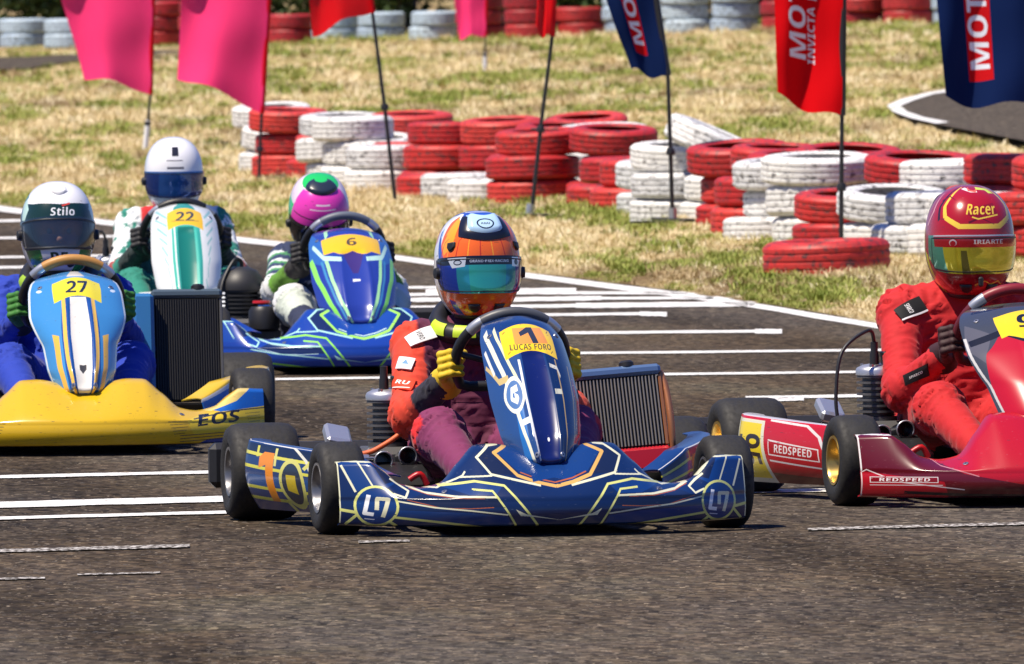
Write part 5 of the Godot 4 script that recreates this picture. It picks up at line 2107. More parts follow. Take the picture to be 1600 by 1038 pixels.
func radiator(k: Node3D, d: Dictionary) -> void:
	var w: float = d.w
	var h: float = d.h
	var o := Node3D.new()
	o.name = "radiator"
	k.add_child(o, true)
	o.transform = Transform3D(Basis(Vector3.BACK, deg_to_rad(d.get("tilt", -5.0))) * Basis(Vector3.RIGHT, deg_to_rad(-12)), d.p)
	var core := Shape.new()
	core.box(at(0, h * 0.5, -0.022), Vector3(w, h, 0.028), 0.003)
	part(o, "core", core.done(), d.get("core", M.black))
	var fins := Shape.new()
	var n := 26
	for i in n:
		fins.box(at(lerpf(-w * 0.5 + 0.006, w * 0.5 - 0.006, float(i) / (n - 1)), h * 0.5, -0.004), Vector3(0.0042, h - 0.004, 0.012), 0.001)
	var fp := part(o, "fins", fins.done(), d.get("fins", M.cast))
	fp.set_meta("kind", "stuff")
	var tank := Shape.new()
	tank.box(at(0, h + 0.016, -0.018), Vector3(w + 0.02, 0.030, 0.05), 0.010)
	part(o, "top_tank", tank.done(), d.get("tank", M.alloy))
	var cap := Shape.new()
	cap.lathe([Vector2(0.022, 0), Vector2(0.022, 0.012), Vector2(0.016, 0.018), Vector2(0, 0.02)], at(w * 0.18, h + 0.03, -0.018), 14)
	part(o, "filler_cap", cap.done(), M.black)
	var rail := Shape.new()
	for s in [-1.0, 1.0]:
		rail.box(at(s * (w * 0.5 + 0.005), h * 0.5, -0.018), Vector3(0.010, h, 0.036), 0.002)
	part(o, "side_rails", rail.done(), M.copper if d.get("copper", false) else M.cast)
	if d.has("tray"):
		var tr := Shape.new()
		tr.box(at(0, -0.038, -0.016), Vector3(w + 0.03, 0.072, 0.045), 0.010)
		part(o, "bottom_tray", tr.done(), d.tray)
	if d.has("cover"):
		var cv := Shape.new()
		cv.box(at(-w * 0.5 - 0.040, h * 0.5 + 0.0, 0.0), Vector3(0.070, h + 0.02, 0.11), 0.012)
		part(o, "side_cover", cv.done(), d.cover)
	if not d.get("copper", false):
		return
	var hose := Shape.new()
	hose.tube(smooth_path([Vector3(w * 0.5 + 0.01, h + 0.01, -0.02), Vector3(w * 0.5 + 0.020, h * 0.8, -0.01), Vector3(w * 0.5 + 0.022, h * 0.3, 0.0), Vector3(w * 0.5 + 0.018, -0.05, -0.02)], 5), 0.010, 8)
	part(o, "hose", hose.done(), M.copper if d.get("copper", false) else M.black)

func kart(xf: Transform3D, d: Dictionary) -> Node3D:
	var k := thing("racing_kart", d.label, "kart", "karts racing on the track", xf)
	var sm := spoiler_mesh(d)
	var so := part(k, "front_spoiler", sm.done(), d.spoiler)
	for u in [26, 84]:
		fastener(so, sm, 24 * 111 + u)
	var nm := nose_mesh(d.get("nose_wide", 1.0), d.get("wings", 0.0), d.get("drop", 0.0))
	var no := part(k, "nose_panel", nm.done(), d.nose)
	for q in [[4, 40], [44, 40], [15, 5], [33, 5]]:
		fastener(no, nm, q[1] * 49 + q[0])
	for s in [-1.0, 1.0]:
		part(k, "side_pod", pod_mesh(s), d.pod)
	for s in [-1.0, 1.0]:
		wheel(k, Vector3(0.60 * s, 0.140, -0.525), 0.140, 0.205, s, 0.0, d.rim)
		wheel(k, Vector3(0.552 * s, 0.130, 0.525), 0.130, 0.130, s, d.get("steer", 3.0), d.rim)
	var ax := Shape.new()
	ax.tube([Vector3(-0.66, 0.14, -0.525), Vector3(0.66, 0.14, -0.525)], 0.024, 12)
	part(k, "rear_axle", ax.done(), M.chrome)
	var fr := Shape.new()
	for s in [-1.0, 1.0]:
		fr.tube(smooth_path([Vector3(0.27 * s, 0.055, -0.62), Vector3(0.29 * s, 0.055, -0.2), Vector3(0.34 * s, 0.055, 0.2), Vector3(0.36 * s, 0.06, 0.45), Vector3(0.30 * s, 0.06, 0.66), Vector3(0.16 * s, 0.06, 0.78)], 4), 0.016, 8)
		fr.tube([Vector3(0.36 * s, 0.06, 0.45), Vector3(0.47 * s, 0.12, 0.52)], 0.014, 7)
		fr.tube(smooth_path([Vector3(0.30 * s, 0.06, -0.28), Vector3(0.52 * s, 0.08, -0.26), Vector3(0.56 * s, 0.09, -0.1), Vector3(0.48 * s, 0.09, 0.26), Vector3(0.35 * s, 0.06, 0.28)], 4), 0.010, 7)
		fr.tube([Vector3(0.10 * s, 0.06, 0.78), Vector3(0.11 * s, 0.10, 0.86)], 0.010, 7)
	for z in [-0.60, -0.2, 0.30, 0.78]:
		fr.tube([Vector3(-0.29 if z < 0.7 else -0.16, 0.055, z), Vector3(0.29 if z < 0.7 else 0.16, 0.055, z)], 0.014, 8)
	part(k, "chassis_frame", fr.done(), d.frame)
	var tray := Shape.new()
	tray.box(at(0, 0.034, 0.28), Vector3(0.58, 0.006, 0.92), 0.002)
	part(k, "floor_tray", tray.done(), M.tray)
	var seat := Shape.new()
	seat.sheet(func(u: float, v: float) -> Vector3:
		var a := lerpf(-1.5, 1.5, u)
		var y := lerpf(0.06, 0.40 - 0.10 * pow(absf(sin(a)), 4.0), v)
		var r := lerpf(0.175, 0.205, v)
		return Vector3(sin(a) * r, y, -0.42 - cos(a) * 0.14 - 0.05 * v), 24, 12, 0.008, Vector3(0, 0, 1))
	seat.sheet(func(u: float, v: float) -> Vector3: return Vector3(lerpf(-0.175, 0.175, u), 0.055 + 0.05 * pow(absf(u * 2 - 1), 3.0) + 0.08 * v * v, lerpf(-0.52, -0.14, v)), 12, 10, 0.008, Vector3(0, 1, 0))
	part(k, "seat", seat.done(), d.get("seat", M.black))
	var rb := Shape.new()
	for s in [-1.0, 1.0]:
		rb.tube(smooth_path([Vector3(0.25 * s, 0.07, -0.62), Vector3(0.28 * s, 0.12, -0.72), Vector3(0.50 * s, 0.14, -0.74)], 4), 0.012, 7)
	rb.box(at(0, 0.15, -0.76), Vector3(1.43, 0.13, 0.06), 0.025)
	part(k, "rear_bumper", rb.done(), M.black)
	var pd := Shape.new()
	for s in [-1.0, 1.0]:
		pd.tube(smooth_path([Vector3(0.14 * s, 0.05, 0.60), Vector3(0.14 * s, 0.14, 0.665), Vector3(0.14 * s, 0.22, 0.665), Vector3(0.19 * s, 0.22, 0.665)], 4), 0.007, 6)
	part(k, "pedals", pd.done(), M.alloy)
	var tr := Shape.new()
	for s in [-1.0, 1.0]:
		tr.tube([Vector3(0.02 * s, 0.12, 0.58), Vector3(0.46 * s, 0.12, 0.60)], 0.007, 6)
	part(k, "tie_rods", tr.done(), M.steel)
	steering(k, d.get("grip", M.black), d.get("grip_top", M.black), 0.0)
	engine(k, d.engine)
	if d.has("radiator"):
		radiator(k, d.radiator)
	var bs := Shape.new()
	for s in [-1.0, 1.0]:
		bs.tube(smooth_path([Vector3(0.30 * s, 0.105, 0.58), Vector3(0.33 * s, 0.10, 0.74), Vector3(0.20 * s, 0.11, 0.84), Vector3(0.0, 0.11, 0.86)], 4), 0.009, 7)
	part(k, "front_bumper", bs.done(), M.chrome)
	return k

func place(px: float, dist: float, yaw: float, size := 1.0) -> Transform3D:
	return Transform3D(Basis(Vector3.UP, deg_to_rad(yaw)).scaled(Vector3.ONE * size), Vector3((px - 800.0) / FOCAL * dist, 0.0, -dist))

func build_karts() -> void:
	var no_reflex := lin(0.8, 0.8, 0.82)
	# --- kart 1: blue with pale lines ---
	var c1 := {"dark": lin(0.008, 0.014, 0.045), "panel": lin(0.006, 0.036, 0.165), "pale": lin(0.66, 0.66, 0.46), "line": lin(0.62, 0.64, 0.20), "gold": lin(0.60, 0.36, 0.09), "accent": lin(0.42, 0.10, 0.02)}
	var p := spoiler_print(lin(0.005, 0.018, 0.080))
	chevrons(p, c1)
	round_logo(p, false, c1)
	round_logo(p, true, c1)
	scuff(p, 500)
	var s1 := printed(p, 0.3, 0.7)
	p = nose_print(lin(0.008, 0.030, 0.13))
	p.poly(deg([-1, 0, -0.32, 0, -0.25, 0.7, -0.62, 0.86, -1, 0.9]), lin(0.022, 0.065, 0.21))  # left half of the same blue, made paler as a painted sky sheen
	p.poly(deg([-0.72, 0.0, -0.5, 0.0, -0.42, 0.45, -0.55, 0.5]), lin(0.02, 0.14, 0.42))
	p.poly(deg([0.3, 0.0, 1, 0, 1, 0.9, 0.6, 0.8, 0.3, 0.7]), lin(0.006, 0.022, 0.085))  # right half deepened, its shaded look painted into the blue
	p.poly(deg([-0.30, 0.0, 0.30, 0.0, 0.25, 0.72, -0.25, 0.72]), lin(0.006, 0.012, 0.10))
	p.stroke(deg([-0.92, 0.86, -0.62, 0.46, -0.45, 0.0]), 0.07, lin(0.70, 0.70, 0.55))
	p.stroke(deg([-0.76, 0.88, -0.52, 0.60, -0.42, 0.5]), 0.05, lin(0.66, 0.66, 0.42))
	p.stroke(deg([-0.98, 0.62, -0.8, 0.52, -0.62, 0.54]), 0.035, lin(0.52, 0.40, 0.16))
	p.stroke(deg([-0.95, 0.72, -0.86, 0.56]), 0.04, lin(0.66, 0.67, 0.62))
	p.stroke(deg([-0.34, 0.66, -0.34, 0.44, -0.30, 0.06]), 0.05, lin(0.72, 0.73, 0.75))
	p.stroke(deg([-0.58, 0.28, -0.36, 0.30]), 0.03, lin(0.72, 0.73, 0.70))
	p.oval(Vector2(-0.56, 0.44), Vector2(0.21, 0.105), lin(0.72, 0.72, 0.6), 0.15)
	p.oval(Vector2(-0.56, 0.44), Vector2(0.165, 0.082), lin(0.08, 0.17, 0.38), 0.15)
	p.stroke(deg([-0.48, 0.485, -0.60, 0.47, -0.63, 0.42, -0.54, 0.40, -0.50, 0.43, -0.56, 0.44]), 0.035, lin(0.78, 0.78, 0.74))
	p.stroke(deg([0.52, 0.66, 0.52, 0.02]), 0.03, lin(0.45, 0.32, 0.12))
	p.stroke(deg([0.84, 0.62, 0.72, 0.03]), 0.03, lin(0.45, 0.34, 0.14))
	p.stroke(deg([0.34, 0.62, 0.52, 0.60, 0.56, 0.54]), 0.03, lin(0.66, 0.66, 0.56))
	p.stroke(deg([0.34, 0.46, 0.52, 0.46]), 0.03, lin(0.66, 0.66, 0.5))
	number_field(p, "", 0.69, 0.905, 0.64, lin(0.84, 0.56, 0.008), Color.BLACK, 10)
	p.poly(deg([-0.34, 0.875, 0.42, 0.875, 0.46, 0.76, -0.34, 0.755]), lin(0.74, 0.30, 0.05))
	p.poly(deg([-0.20, 0.845, 0.02, 0.878, 0.16, 0.878, 0.22, 0.76, 0.08, 0.76, 0.03, 0.842, -0.18, 0.818]), lin(0.03, 0.035, 0.05))
	text_up(p, "LUCAS FORO", Vector2(0.02, 0.735), 0.14, lin(0.10, 0.08, 0.03), 0.1, 1.2)
	for q in [[-0.55, 0.845], [-0.5, 0.70], [0.55, 0.845], [0.5, 0.70]]:
		p.poly(deg([q[0] - 0.03, q[1] - 0.008, q[0] + 0.03, q[1] + 0.006, q[0] + 0.03, q[1] + 0.012, q[0] - 0.03, q[1] - 0.002]), lin(0.15, 0.10, 0.01))
	p.oval(Vector2(0.03, 0.18), Vector2(0.03, 0.012), no_reflex)
	scuff(p, 200)
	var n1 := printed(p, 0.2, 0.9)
	p = Print.new(768, 512, lin(0.010, 0.040, 0.16))
	p.map = Transform2D(0, Vector2(768 * 0.72, 512), 0, Vector2.ZERO)
	p.poly(deg([0, 0.28, 1, 0.28, 1, 0.42, 0, 0.42]), lin(0.008, 0.016, 0.05))
	p.poly(deg([0, 0.62, 1, 0.62, 1, 0.74, 0, 0.74]), lin(0.012, 0.075, 0.26))
	for y in [0.40, 0.54, 0.76, 0.88]:
		p.stroke([Vector2(0, y - 0.02), Vector2(0.34, y), Vector2(1, y + 0.02)], 0.035, lin(0.66, 0.64, 0.08))
	p.stroke(deg([0.26, 0.3, 0.26, 0.42]), 0.03, lin(0.66, 0.64, 0.08))
	p.stroke(deg([0.5, 0.3, 0.5, 0.5]), 0.03, lin(0.66, 0.64, 0.2))
	p.stroke(deg([0.3, 0.24, 0.7, 0.26, 0.86, 0.4, 0.95, 0.6]), 0.03, lin(0.7, 0.7, 0.6))
	p.stroke(deg([0, 0.22, 1, 0.24]), 0.02, lin(0.7, 0.7, 0.68))
	p.poly(deg([0.29, 0.42, 0.35, 0.36, 0.48, 0.36, 0.48, 0.90, 0.38, 0.90, 0.38, 0.50, 0.29, 0.54]), lin(0.80, 0.26, 0.01))
	p.oval(Vector2(0.70, 0.68), Vector2(0.15, 0.29), lin(0.64, 0.62, 0.16))
	p.oval(Vector2(0.70, 0.68), Vector2(0.115, 0.235), lin(0.02, 0.03, 0.06))
	p.poly(deg([0.64, 0.58, 0.75, 0.58, 0.75, 0.80, 0.64, 0.76]), lin(0.55, 0.42, 0.02))
	p.stroke(deg([0.58, 0.9, 0.62, 1.0]), 0.04, lin(0.64, 0.62, 0.16))
	p.stroke(deg([0.84, 0.5, 0.95, 0.36]), 0.04, lin(0.64, 0.62, 0.16))
	p.stroke(deg([0.84, 0.86, 0.95, 1.0]), 0.04, lin(0.64, 0.62, 0.16))
	scuff(p, 200)
	var pod1 := printed(p, 0.3, 0.6)
	var x1 := place(776, 38.45, 10.2)
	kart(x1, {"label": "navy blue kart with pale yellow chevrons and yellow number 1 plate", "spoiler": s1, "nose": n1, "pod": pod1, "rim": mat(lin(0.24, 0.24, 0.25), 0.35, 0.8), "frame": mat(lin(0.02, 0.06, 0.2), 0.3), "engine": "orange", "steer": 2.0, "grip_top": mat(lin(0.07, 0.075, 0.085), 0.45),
		"radiator": {"p": Vector3(0.375, 0.205, -0.10), "w": 0.265, "h": 0.205, "tilt": 4.0, "fins": mat(lin(0.26, 0.24, 0.22), 0.45, 0.4), "core": M.black, "tank": mat(lin(0.12, 0.2, 0.36), 0.25, 0.4), "copper": true, "tray": mat(lin(0.40, 0.008, 0.02), 0.35)}})
	var white_badge := Print.new(256, 128, lin(0.78, 0.78, 0.78))
	white_badge.map = Transform2D(0, Vector2(256, 128), 0, Vector2.ZERO)
	white_badge.text("VERO", Vector2(0.5, 0.5), 0.26, lin(0.02, 0.02, 0.02), 0.0, 0.2, 1.1, 900)
	var arm_badge := Print.new(256, 128, lin(0.68, 0.06, 0.025))
	arm_badge.map = Transform2D(0, Vector2(256, 128), 0, Vector2.ZERO)
	arm_badge.text("RU", Vector2(0.5, 0.45), 0.42, lin(0.78, 0.76, 0.76), 0.0, 0.2, 1.2, 900)
	arm_badge.poly(deg([0.1, 0.9, 0.9, 0.78, 0.9, 0.84, 0.1, 0.98]), lin(0.78, 0.76, 0.76))
	var tri_badge := Print.new(128, 128, lin(0.76, 0.76, 0.78))
	tri_badge.map = Transform2D(0, Vector2(128, 128), 0, Vector2.ZERO)
	tri_badge.poly(deg([0.5, 0.2, 0.75, 0.6, 0.3, 0.6]), lin(0.15, 0.3, 0.5))
	driver(x1, {"label": "driver in orange and maroon suit with yellow gloves and orange blue helmet", "helmet": "orange", "nod": -3.0, "look": 2.0, "glove": mat(lin(0.62, 0.42, 0.01), 0.7), "collar": mat(lin(0.45, 0.62, 0.02), 0.5), "suit": func(q: Vector3, b: int, t: float) -> Color:
			var org := Color(0.62, 0.045, 0.018)
			var maroon := Color(0.10, 0.010, 0.042)
			if b == 6 or b == 11:
				return maroon if (absf(q.x) < 0.165) else org
			if b == 7 or b == 12:
				return Color(0.012, 0.012, 0.03) if t > 0.42 else org
			if b == 8 or b == 13 or b == 9 or b == 14:
				if absf(q.x) > 0.248 and b != 9 and b != 14:
					return Color(0.62, 0.012, 0.016)
				return Color(0.17, 0.018, 0.085)
			if b == 10 or b == 15:
				return Color(0.02, 0.02, 0.02)
			if b == 4 and absf(q.x) > 0.17:
				return org
			return maroon,
		"badges": [[Vector3(-0.172, 0.53, -0.28), Vector3(0.25, -0.62, -0.75), Vector3(0.8, 0.4, 0), 0.042, 0.085, printed(white_badge, 0.7, 0.0)], [Vector3(-0.235, 0.395, -0.2), Vector3(0.35, -0.15, -1), Vector3(0.2, 1, 0), 0.075, 0.038, printed(arm_badge, 0.75, 0.0)], [Vector3(-0.222, 0.45, -0.24), Vector3(0.35, -0.3, -1), Vector3(0.2, 1, 0), 0.052, 0.04, printed(tri_badge, 0.75, 0.0)]]})
	# --- yellow and blue kart 27 ---
	p = spoiler_print(lin(0.60, 0.385, 0.010))
	for flip in [false, true]:
		p.map = spoiler_map(flip)
		p.poly(deg([20, 200, 200, 205, 360, 330, 480, 400, 380, 420, 20, 430]), lin(0.012, 0.10, 0.42))
		p.poly(deg([120, 215, 200, 205, 420, 360, 560, 400, 480, 410, 260, 330]), lin(0.72, 0.55, 0.16))
		p.poly(deg([20, 600, 520, 640, 640, 690, 20, 690]), lin(0.010, 0.04, 0.26))
		p.poly(deg([20, 380, 560, 430, 700, 480, 640, 600, 20, 570]), lin(0.62, 0.46, 0.02))
		p.stroke(deg([20, 395, 300, 410, 640, 470]), 9, lin(0.02, 0.02, 0.03))
		for y in [575, 600, 625]:
			p.stroke([Vector2(20, y), Vector2(300, y + 8), Vector2(760, y + 30)], 6, lin(0.02, 0.03, 0.05))
		for i in 5:
			p.stroke([Vector2(660 + i * 15, 480 + i * 26), Vector2(860 - i * 12, 486 + i * 26)], 5, lin(0.06, 0.05, 0.02))
			p.stroke([Vector2(60, 430 + i * 24), Vector2(190 - i * 10, 436 + i * 24)], 4, lin(0.06, 0.05, 0.02))
		var o := p.map * Vector2(425, 470)
		p.map = Transform2D(0, Vector2.ONE, 0, o)
		p.text("EOS", Vector2.ZERO, 96, lin(0.012, 0.012, 0.015), -0.10 if flip else 0.10, 0.28, 1.5, 900)
	p.map = spoiler_map(false)
	p.stroke(deg([600, 684, 1534, 676, 2480, 684]), 16, lin(0.02, 0.018, 0.014))
	scuff(p, 1100)
	for i in 26:
		p.stroke([Vector2(rng.randf_range(700, 2400), rng.randf_range(560, 690)), Vector2(rng.randf_range(700, 2400), rng.randf_range(600, 690))], 1.5, lin(0.42, 0.27, 0.02))
	var s27 := printed(p, 0.32, 0.6)
	p = nose_print(lin(0.05, 0.24, 0.55))
	p.poly(deg([-0.52, 0.0, 0.52, 0.0, 0.50, 0.5, 0.42, 0.8, -0.42, 0.8, -0.5, 0.5]), lin(0.012, 0.07, 0.28))
	for s in [-1.0, 1.0]:
		p.stroke([Vector2(s * 0.40, 0.8), Vector2(s * 0.42, 0.3), Vector2(s * 0.34, 0.0)], 0.10, lin(0.72, 0.46, 0.08))
		p.stroke([Vector2(s * 0.64, 0.45), Vector2(s * 0.66, 0.25), Vector2(s * 0.62, 0.0)], 0.14, lin(0.70, 0.42, 0.06))
		p.stroke([Vector2(s * 0.98, 0.9), Vector2(s * 0.98, 0.5), Vector2(s * 0.96, 0.0)], 0.035, lin(0.70, 0.74, 0.76))
		p.oval(Vector2(s * 0.84, 0.80), Vector2(0.04, 0.015), lin(0.6, 0.7, 0.8))
	p.poly(deg([-0.24, 0.02, 0.24, 0.02, 0.27, 0.45, 0.22, 0.73, -0.22, 0.73, -0.27, 0.45]), lin(0.70, 0.69, 0.64))
	p.poly(deg([-0.11, 0.20, -0.02, 0.17, 0.09, 0.20, 0.09, 0.24, 0.0, 0.235, -0.11, 0.24]), lin(0.05, 0.05, 0.05))
	p.poly(deg([-0.3, 0.92, 0.3, 0.92, 0.2, 1.0, -0.2, 1.0]), lin(0.6, 0.6, 0.58))
	number_field(p, "27", 0.72, 0.91, 0.66, lin(0.72, 0.62, 0.02), lin(0.02, 0.025, 0.04), 150)
	scuff(p, 200)
	var n27 := printed(p, 0.25, 0.8)
	var pod27 := Print.new(256, 256, lin(0.62, 0.42, 0.03))
	pod27.map = Transform2D(0, Vector2(256, 256), 0, Vector2.ZERO)
	pod27.poly(deg([0, 0.3, 1, 0.5, 1, 1, 0, 1]), lin(0.02, 0.14, 0.5))
	pod27.stroke(deg([0, 0.3, 1, 0.5]), 0.06, lin(0.7, 0.7, 0.7))
	var x27 := place(105, 45.0, 5.5, 1.035)
	kart(x27, {"label": "yellow and light blue kart with number 27 plate and tall black radiator", "spoiler": s27, "nose": n27, "pod": printed(pod27, 0.3, 0.6), "rim": M.alloy, "frame": mat(lin(0.45, 0.46, 0.48), 0.3, 0.7), "engine": "black", "steer": 2.0, "centre": 0.245, "dip": 0.135, "end": 0.205, "notch": 0.03, "nose_wide": 0.96, "wings": 0.036, "drop": 0.03, "grip_top": mat(lin(0.45, 0.22, 0.05), 0.5),
		"radiator": {"p": Vector3(0.395, 0.14, -0.06), "w": 0.21, "h": 0.335, "tilt": 0.0, "fins": mat(lin(0.012, 0.012, 0.014), 0.6), "core": M.black, "tank": mat(lin(0.06, 0.09, 0.12), 0.4), "cover": mat(lin(0.03, 0.15, 0.36), 0.35)}})
	driver(x27, {"label": "driver in blue suit with green gloves and white green helmet", "helmet": "green_white", "nod": -9.0, "glove": mat(lin(0.03, 0.16, 0.02), 0.7), "cuff": mat(lin(0.01, 0.012, 0.02), 0.7), "head": Vector3(-0.01, -0.005, 0.0), "low": 0.03, "collar": mat(lin(0.25, 0.4, 0.02), 0.5), "suit": func(_q: Vector3, b: int, _t: float) -> Color:
			if b == 10 or b == 15:
				return Color(0.02, 0.02, 0.02)
			return Color(0.006, 0.035, 0.36)})
	# --- white and teal kart 22 ---
	p = nose_print(lin(0.66, 0.70, 0.70))
	for i in 9:
		p.stroke([Vector2(-0.95 + i * 0.06, 0.9 - i * 0.09), Vector2(-0.55, 0.82 - i * 0.09)], 0.025, lin(0.28, 0.52, 0.50))
		p.stroke([Vector2(0.95 - i * 0.06, 0.9 - i * 0.09), Vector2(0.6, 0.82 - i * 0.09)], 0.025, lin(0.28, 0.52, 0.50))
	p.poly(deg([-0.44, 0.0, 0.44, 0.0, 0.42, 0.8, -0.42, 0.8]), lin(0.05, 0.40, 0.32))
	p.poly(deg([-0.26, 0.0, 0.26, 0.0, 0.24, 0.72, -0.24, 0.72]), lin(0.01, 0.16, 0.13))
	p.poly(deg([-0.4, 0.9, 0.4, 0.9, 0.3, 1.0, -0.3, 1.0]), lin(0.03, 0.30, 0.24))
	p.stroke(deg([-0.34, 0.75, -0.32, 0.05]), 0.04, lin(0.7, 0.75, 0.74))
	number_field(p, "22", 0.72, 0.92, 0.56, lin(0.74, 0.46, 0.02), lin(0.03, 0.05, 0.06), 140)
	p.stroke(deg([-0.42, 0.78, 0.42, 0.78]), 0.012, lin(0.4, 0.25, 0.03))
	var n22 := printed(p, 0.3, 0.7)
	p = spoiler_print(lin(0.66, 0.70, 0.70))
	for flip in [false, true]:
		p.map = spoiler_map(flip)
		p.poly(deg([20, 420, 700, 520, 1300, 560, 1300, 700, 20, 700]), lin(0.03, 0.34, 0.28))
		p.stroke(deg([30, 220, 400, 380, 1100, 450]), 20, lin(0.01, 0.15, 0.12))
	var s22 := printed(p, 0.3, 0.6)
	var x22 := place(280, 56.2, 4.5, 1.02)
	kart(x22, {"label": "white and teal kart with number 22 plate half hidden behind the radiator", "spoiler": s22, "nose": n22, "pod": s22, "rim": M.alloy, "frame": mat(lin(0.02, 0.25, 0.2), 0.3), "engine": "black", "nose_wide": 1.12})
	var camo := FastNoiseLite.new()
	camo.seed = 6
	camo.frequency = 9.0
	driver(x22, {"label": "driver in white and teal suit with plain white helmet and blue visor", "helmet": "white", "nod": 3.0, "glove": mat(lin(0.015, 0.015, 0.018), 0.7), "head": Vector3(0, -0.022, 0), "suit": func(q: Vector3, b: int, t: float) -> Color:
			var teal := Color(0.012, 0.20, 0.15)
			if b == 4 and absf(q.x) < 0.14 and q.z > -0.36:
				return Color(0.45, 0.01, 0.015)
			if b == 6 or b == 11 or b == 4:
				return teal if camo.get_noise_3d(q.x, q.y * 0.8, q.z) > 0.12 else Color(0.66, 0.70, 0.72)
			if b == 7 or b == 12:
				return Color(0.015, 0.03, 0.03) if t > 0.4 else (teal if t > 0.2 else Color(0.3, 0.05, 0.05))
			if b >= 8:
				return teal
			return Color(0.05, 0.12, 0.14)})
	# --- blue and green kart 6 ---
	var c6 := {"dark": lin(0.008, 0.02, 0.09), "panel": lin(0.010, 0.055, 0.32), "pale": lin(0.38, 0.70, 0.62), "line": lin(0.28, 0.75, 0.06), "gold": lin(0.34, 0.74, 0.10), "accent": lin(0.55, 0.75, 0.70)}
	p = spoiler_print(lin(0.010, 0.045, 0.30))
	chevrons(p, c6)
	scuff(p, 300)
	var s6 := printed(p, 0.3, 0.7)
	p = nose_print(lin(0.022, 0.045, 0.30))
	for s in [-1.0, 1.0]:
		p.poly([Vector2(s * 1.0, 0.9), Vector2(s * 0.62, 0.78), Vector2(s * 0.7, 0.55), Vector2(s * 1.0, 0.6)], lin(0.03, 0.12, 0.40))
		p.stroke([Vector2(s * 0.98, 0.62), Vector2(s * 0.86, 0.42), Vector2(s * 0.56, 0.0)], 0.09, lin(0.24, 0.70, 0.10))
		p.stroke([Vector2(s * 0.66, 0.62), Vector2(s * 0.5, 0.3), Vector2(s * 0.26, 0.0)], 0.07, lin(0.34, 0.70, 0.34))
		p.stroke([Vector2(s * 0.76, 0.60), Vector2(s * 0.6, 0.3), Vector2(s * 0.38, 0.0)], 0.05, lin(0.05, 0.22, 0.45))
		p.stroke([Vector2(s * 0.92, 0.76), Vector2(s * 0.7, 0.64), Vector2(s * 0.3, 0.62)], 0.05, lin(0.45, 0.70, 0.62))
		p.stroke([Vector2(s * 0.72, 0.97), Vector2(s * 0.62, 0.86)], 0.07, lin(0.34, 0.68, 0.40))
	p.poly(deg([-0.3, 0.74, 0.3, 0.74, 0.16, 0.56, 0.06, 0.48, -0.06, 0.48, -0.16, 0.56]), lin(0.05, 0.03, 0.17))
	p.poly(deg([-0.09, 0.40, 0.09, 0.41, 0.09, 0.43, -0.09, 0.43]), lin(0.75, 0.76, 0.78))
	number_field(p, "6", 0.70, 0.885, 0.74, lin(0.76, 0.46, 0.01), lin(0.08, 0.06, 0.03), 130, true)
	var n6 := printed(p, 0.25, 0.8)
	var x6 := place(528, 53.4, 7.0)
	kart(x6, {"label": "royal blue kart with bright green chevrons and number 6 plate", "spoiler": s6, "nose": n6, "pod": s6, "rim": M.alloy, "frame": mat(lin(0.02, 0.06, 0.2), 0.3), "engine": "barrel", "nose_wide": 1.32, "drop": 0.04, "grip_top": mat(lin(0.10, 0.12, 0.16), 0.5)})
	driver(x6, {"label": "driver crouched low in navy green and white suit with pink green helmet", "helmet": "pink", "nod": 30.0, "low": 0.085, "lean": 0.06, "glove": mat(lin(0.012, 0.012, 0.014), 0.7), "head": Vector3(-0.05, -0.025, 0.05), "suit": func(q: Vector3, b: int, t: float) -> Color:
			if b == 6 or b == 11:
				var k := fmod(t * 4.0 + absf(q.x) * 3.0, 1.0)
				return Color(0.06, 0.26, 0.10) if k < 0.3 else (Color(0.012, 0.03, 0.10) if k < 0.75 else Color(0.62, 0.66, 0.70))
			if b == 7 or b == 12:
				return Color(0.60, 0.62, 0.62) if t < 0.2 else (Color(0.10, 0.26, 0.02) if t < 0.75 else Color(0.02, 0.02, 0.02))
			if b == 8 or b == 13:
				return Color(0.60, 0.62, 0.64) if t > 0.55 else Color(0.012, 0.02, 0.06)
			if b == 9 or b == 14:
				return Color(0.5, 0.56, 0.5) if t < 0.4 else Color(0.012, 0.02, 0.06)
			return Color(0.012, 0.025, 0.08)})
	# --- red kart 95 ---
	p = spoiler_print(lin(0.40, 0.005, 0.012))
	for flip in [false, true]:
		p.map = spoiler_map(flip)
		p.poly(deg([20, 190, 300, 210, 420, 340, 700, 500, 1100, 580, 1700, 620, 1700, 700, 20, 700]), lin(0.10, 0.004, 0.010))
		p.poly(deg([20, 480, 560, 560, 600, 690, 20, 700]), lin(0.40, 0.008, 0.018))
		p.stroke(deg([300, 640, 700, 660, 1700, 680]), 22, lin(0.02, 0.006, 0.012))
		p.stroke(deg([28, 480, 28, 216, 60, 206, 300, 214]), 10, lin(0.7, 0.68, 0.68))
		p.stroke(deg([28, 690, 28, 490, 60, 470, 250, 560, 700, 620]), 8, lin(0.7, 0.62, 0.62))
		p.stroke(deg([300, 214, 460, 320, 560, 440, 800, 520]), 8, lin(0.5, 0.2, 0.22))
		p.stroke(deg([20, 692, 800, 694, 1700, 694]), 9, lin(0.62, 0.6, 0.6))
		var o := p.map * Vector2(300, 545)
		p.map = Transform2D(0, Vector2.ONE, 0, o)
		p.poly(deg([-150, -17, 150, -17, 150, 17, -150, 17]), lin(0.7, 0.66, 0.66))
		p.poly(deg([-146, -13, 146, -13, 146, 13, -146, 13]), lin(0.22, 0.006, 0.012))
		p.text("REDSPEED", Vector2(0, 0), 27, lin(0.75, 0.72, 0.72), 0.0, 0.15, 1.75, 900)
		p.stroke(deg([-150, 30, 170, 30]), 4, lin(0.7, 0.66, 0.66))
	scuff(p, 700)
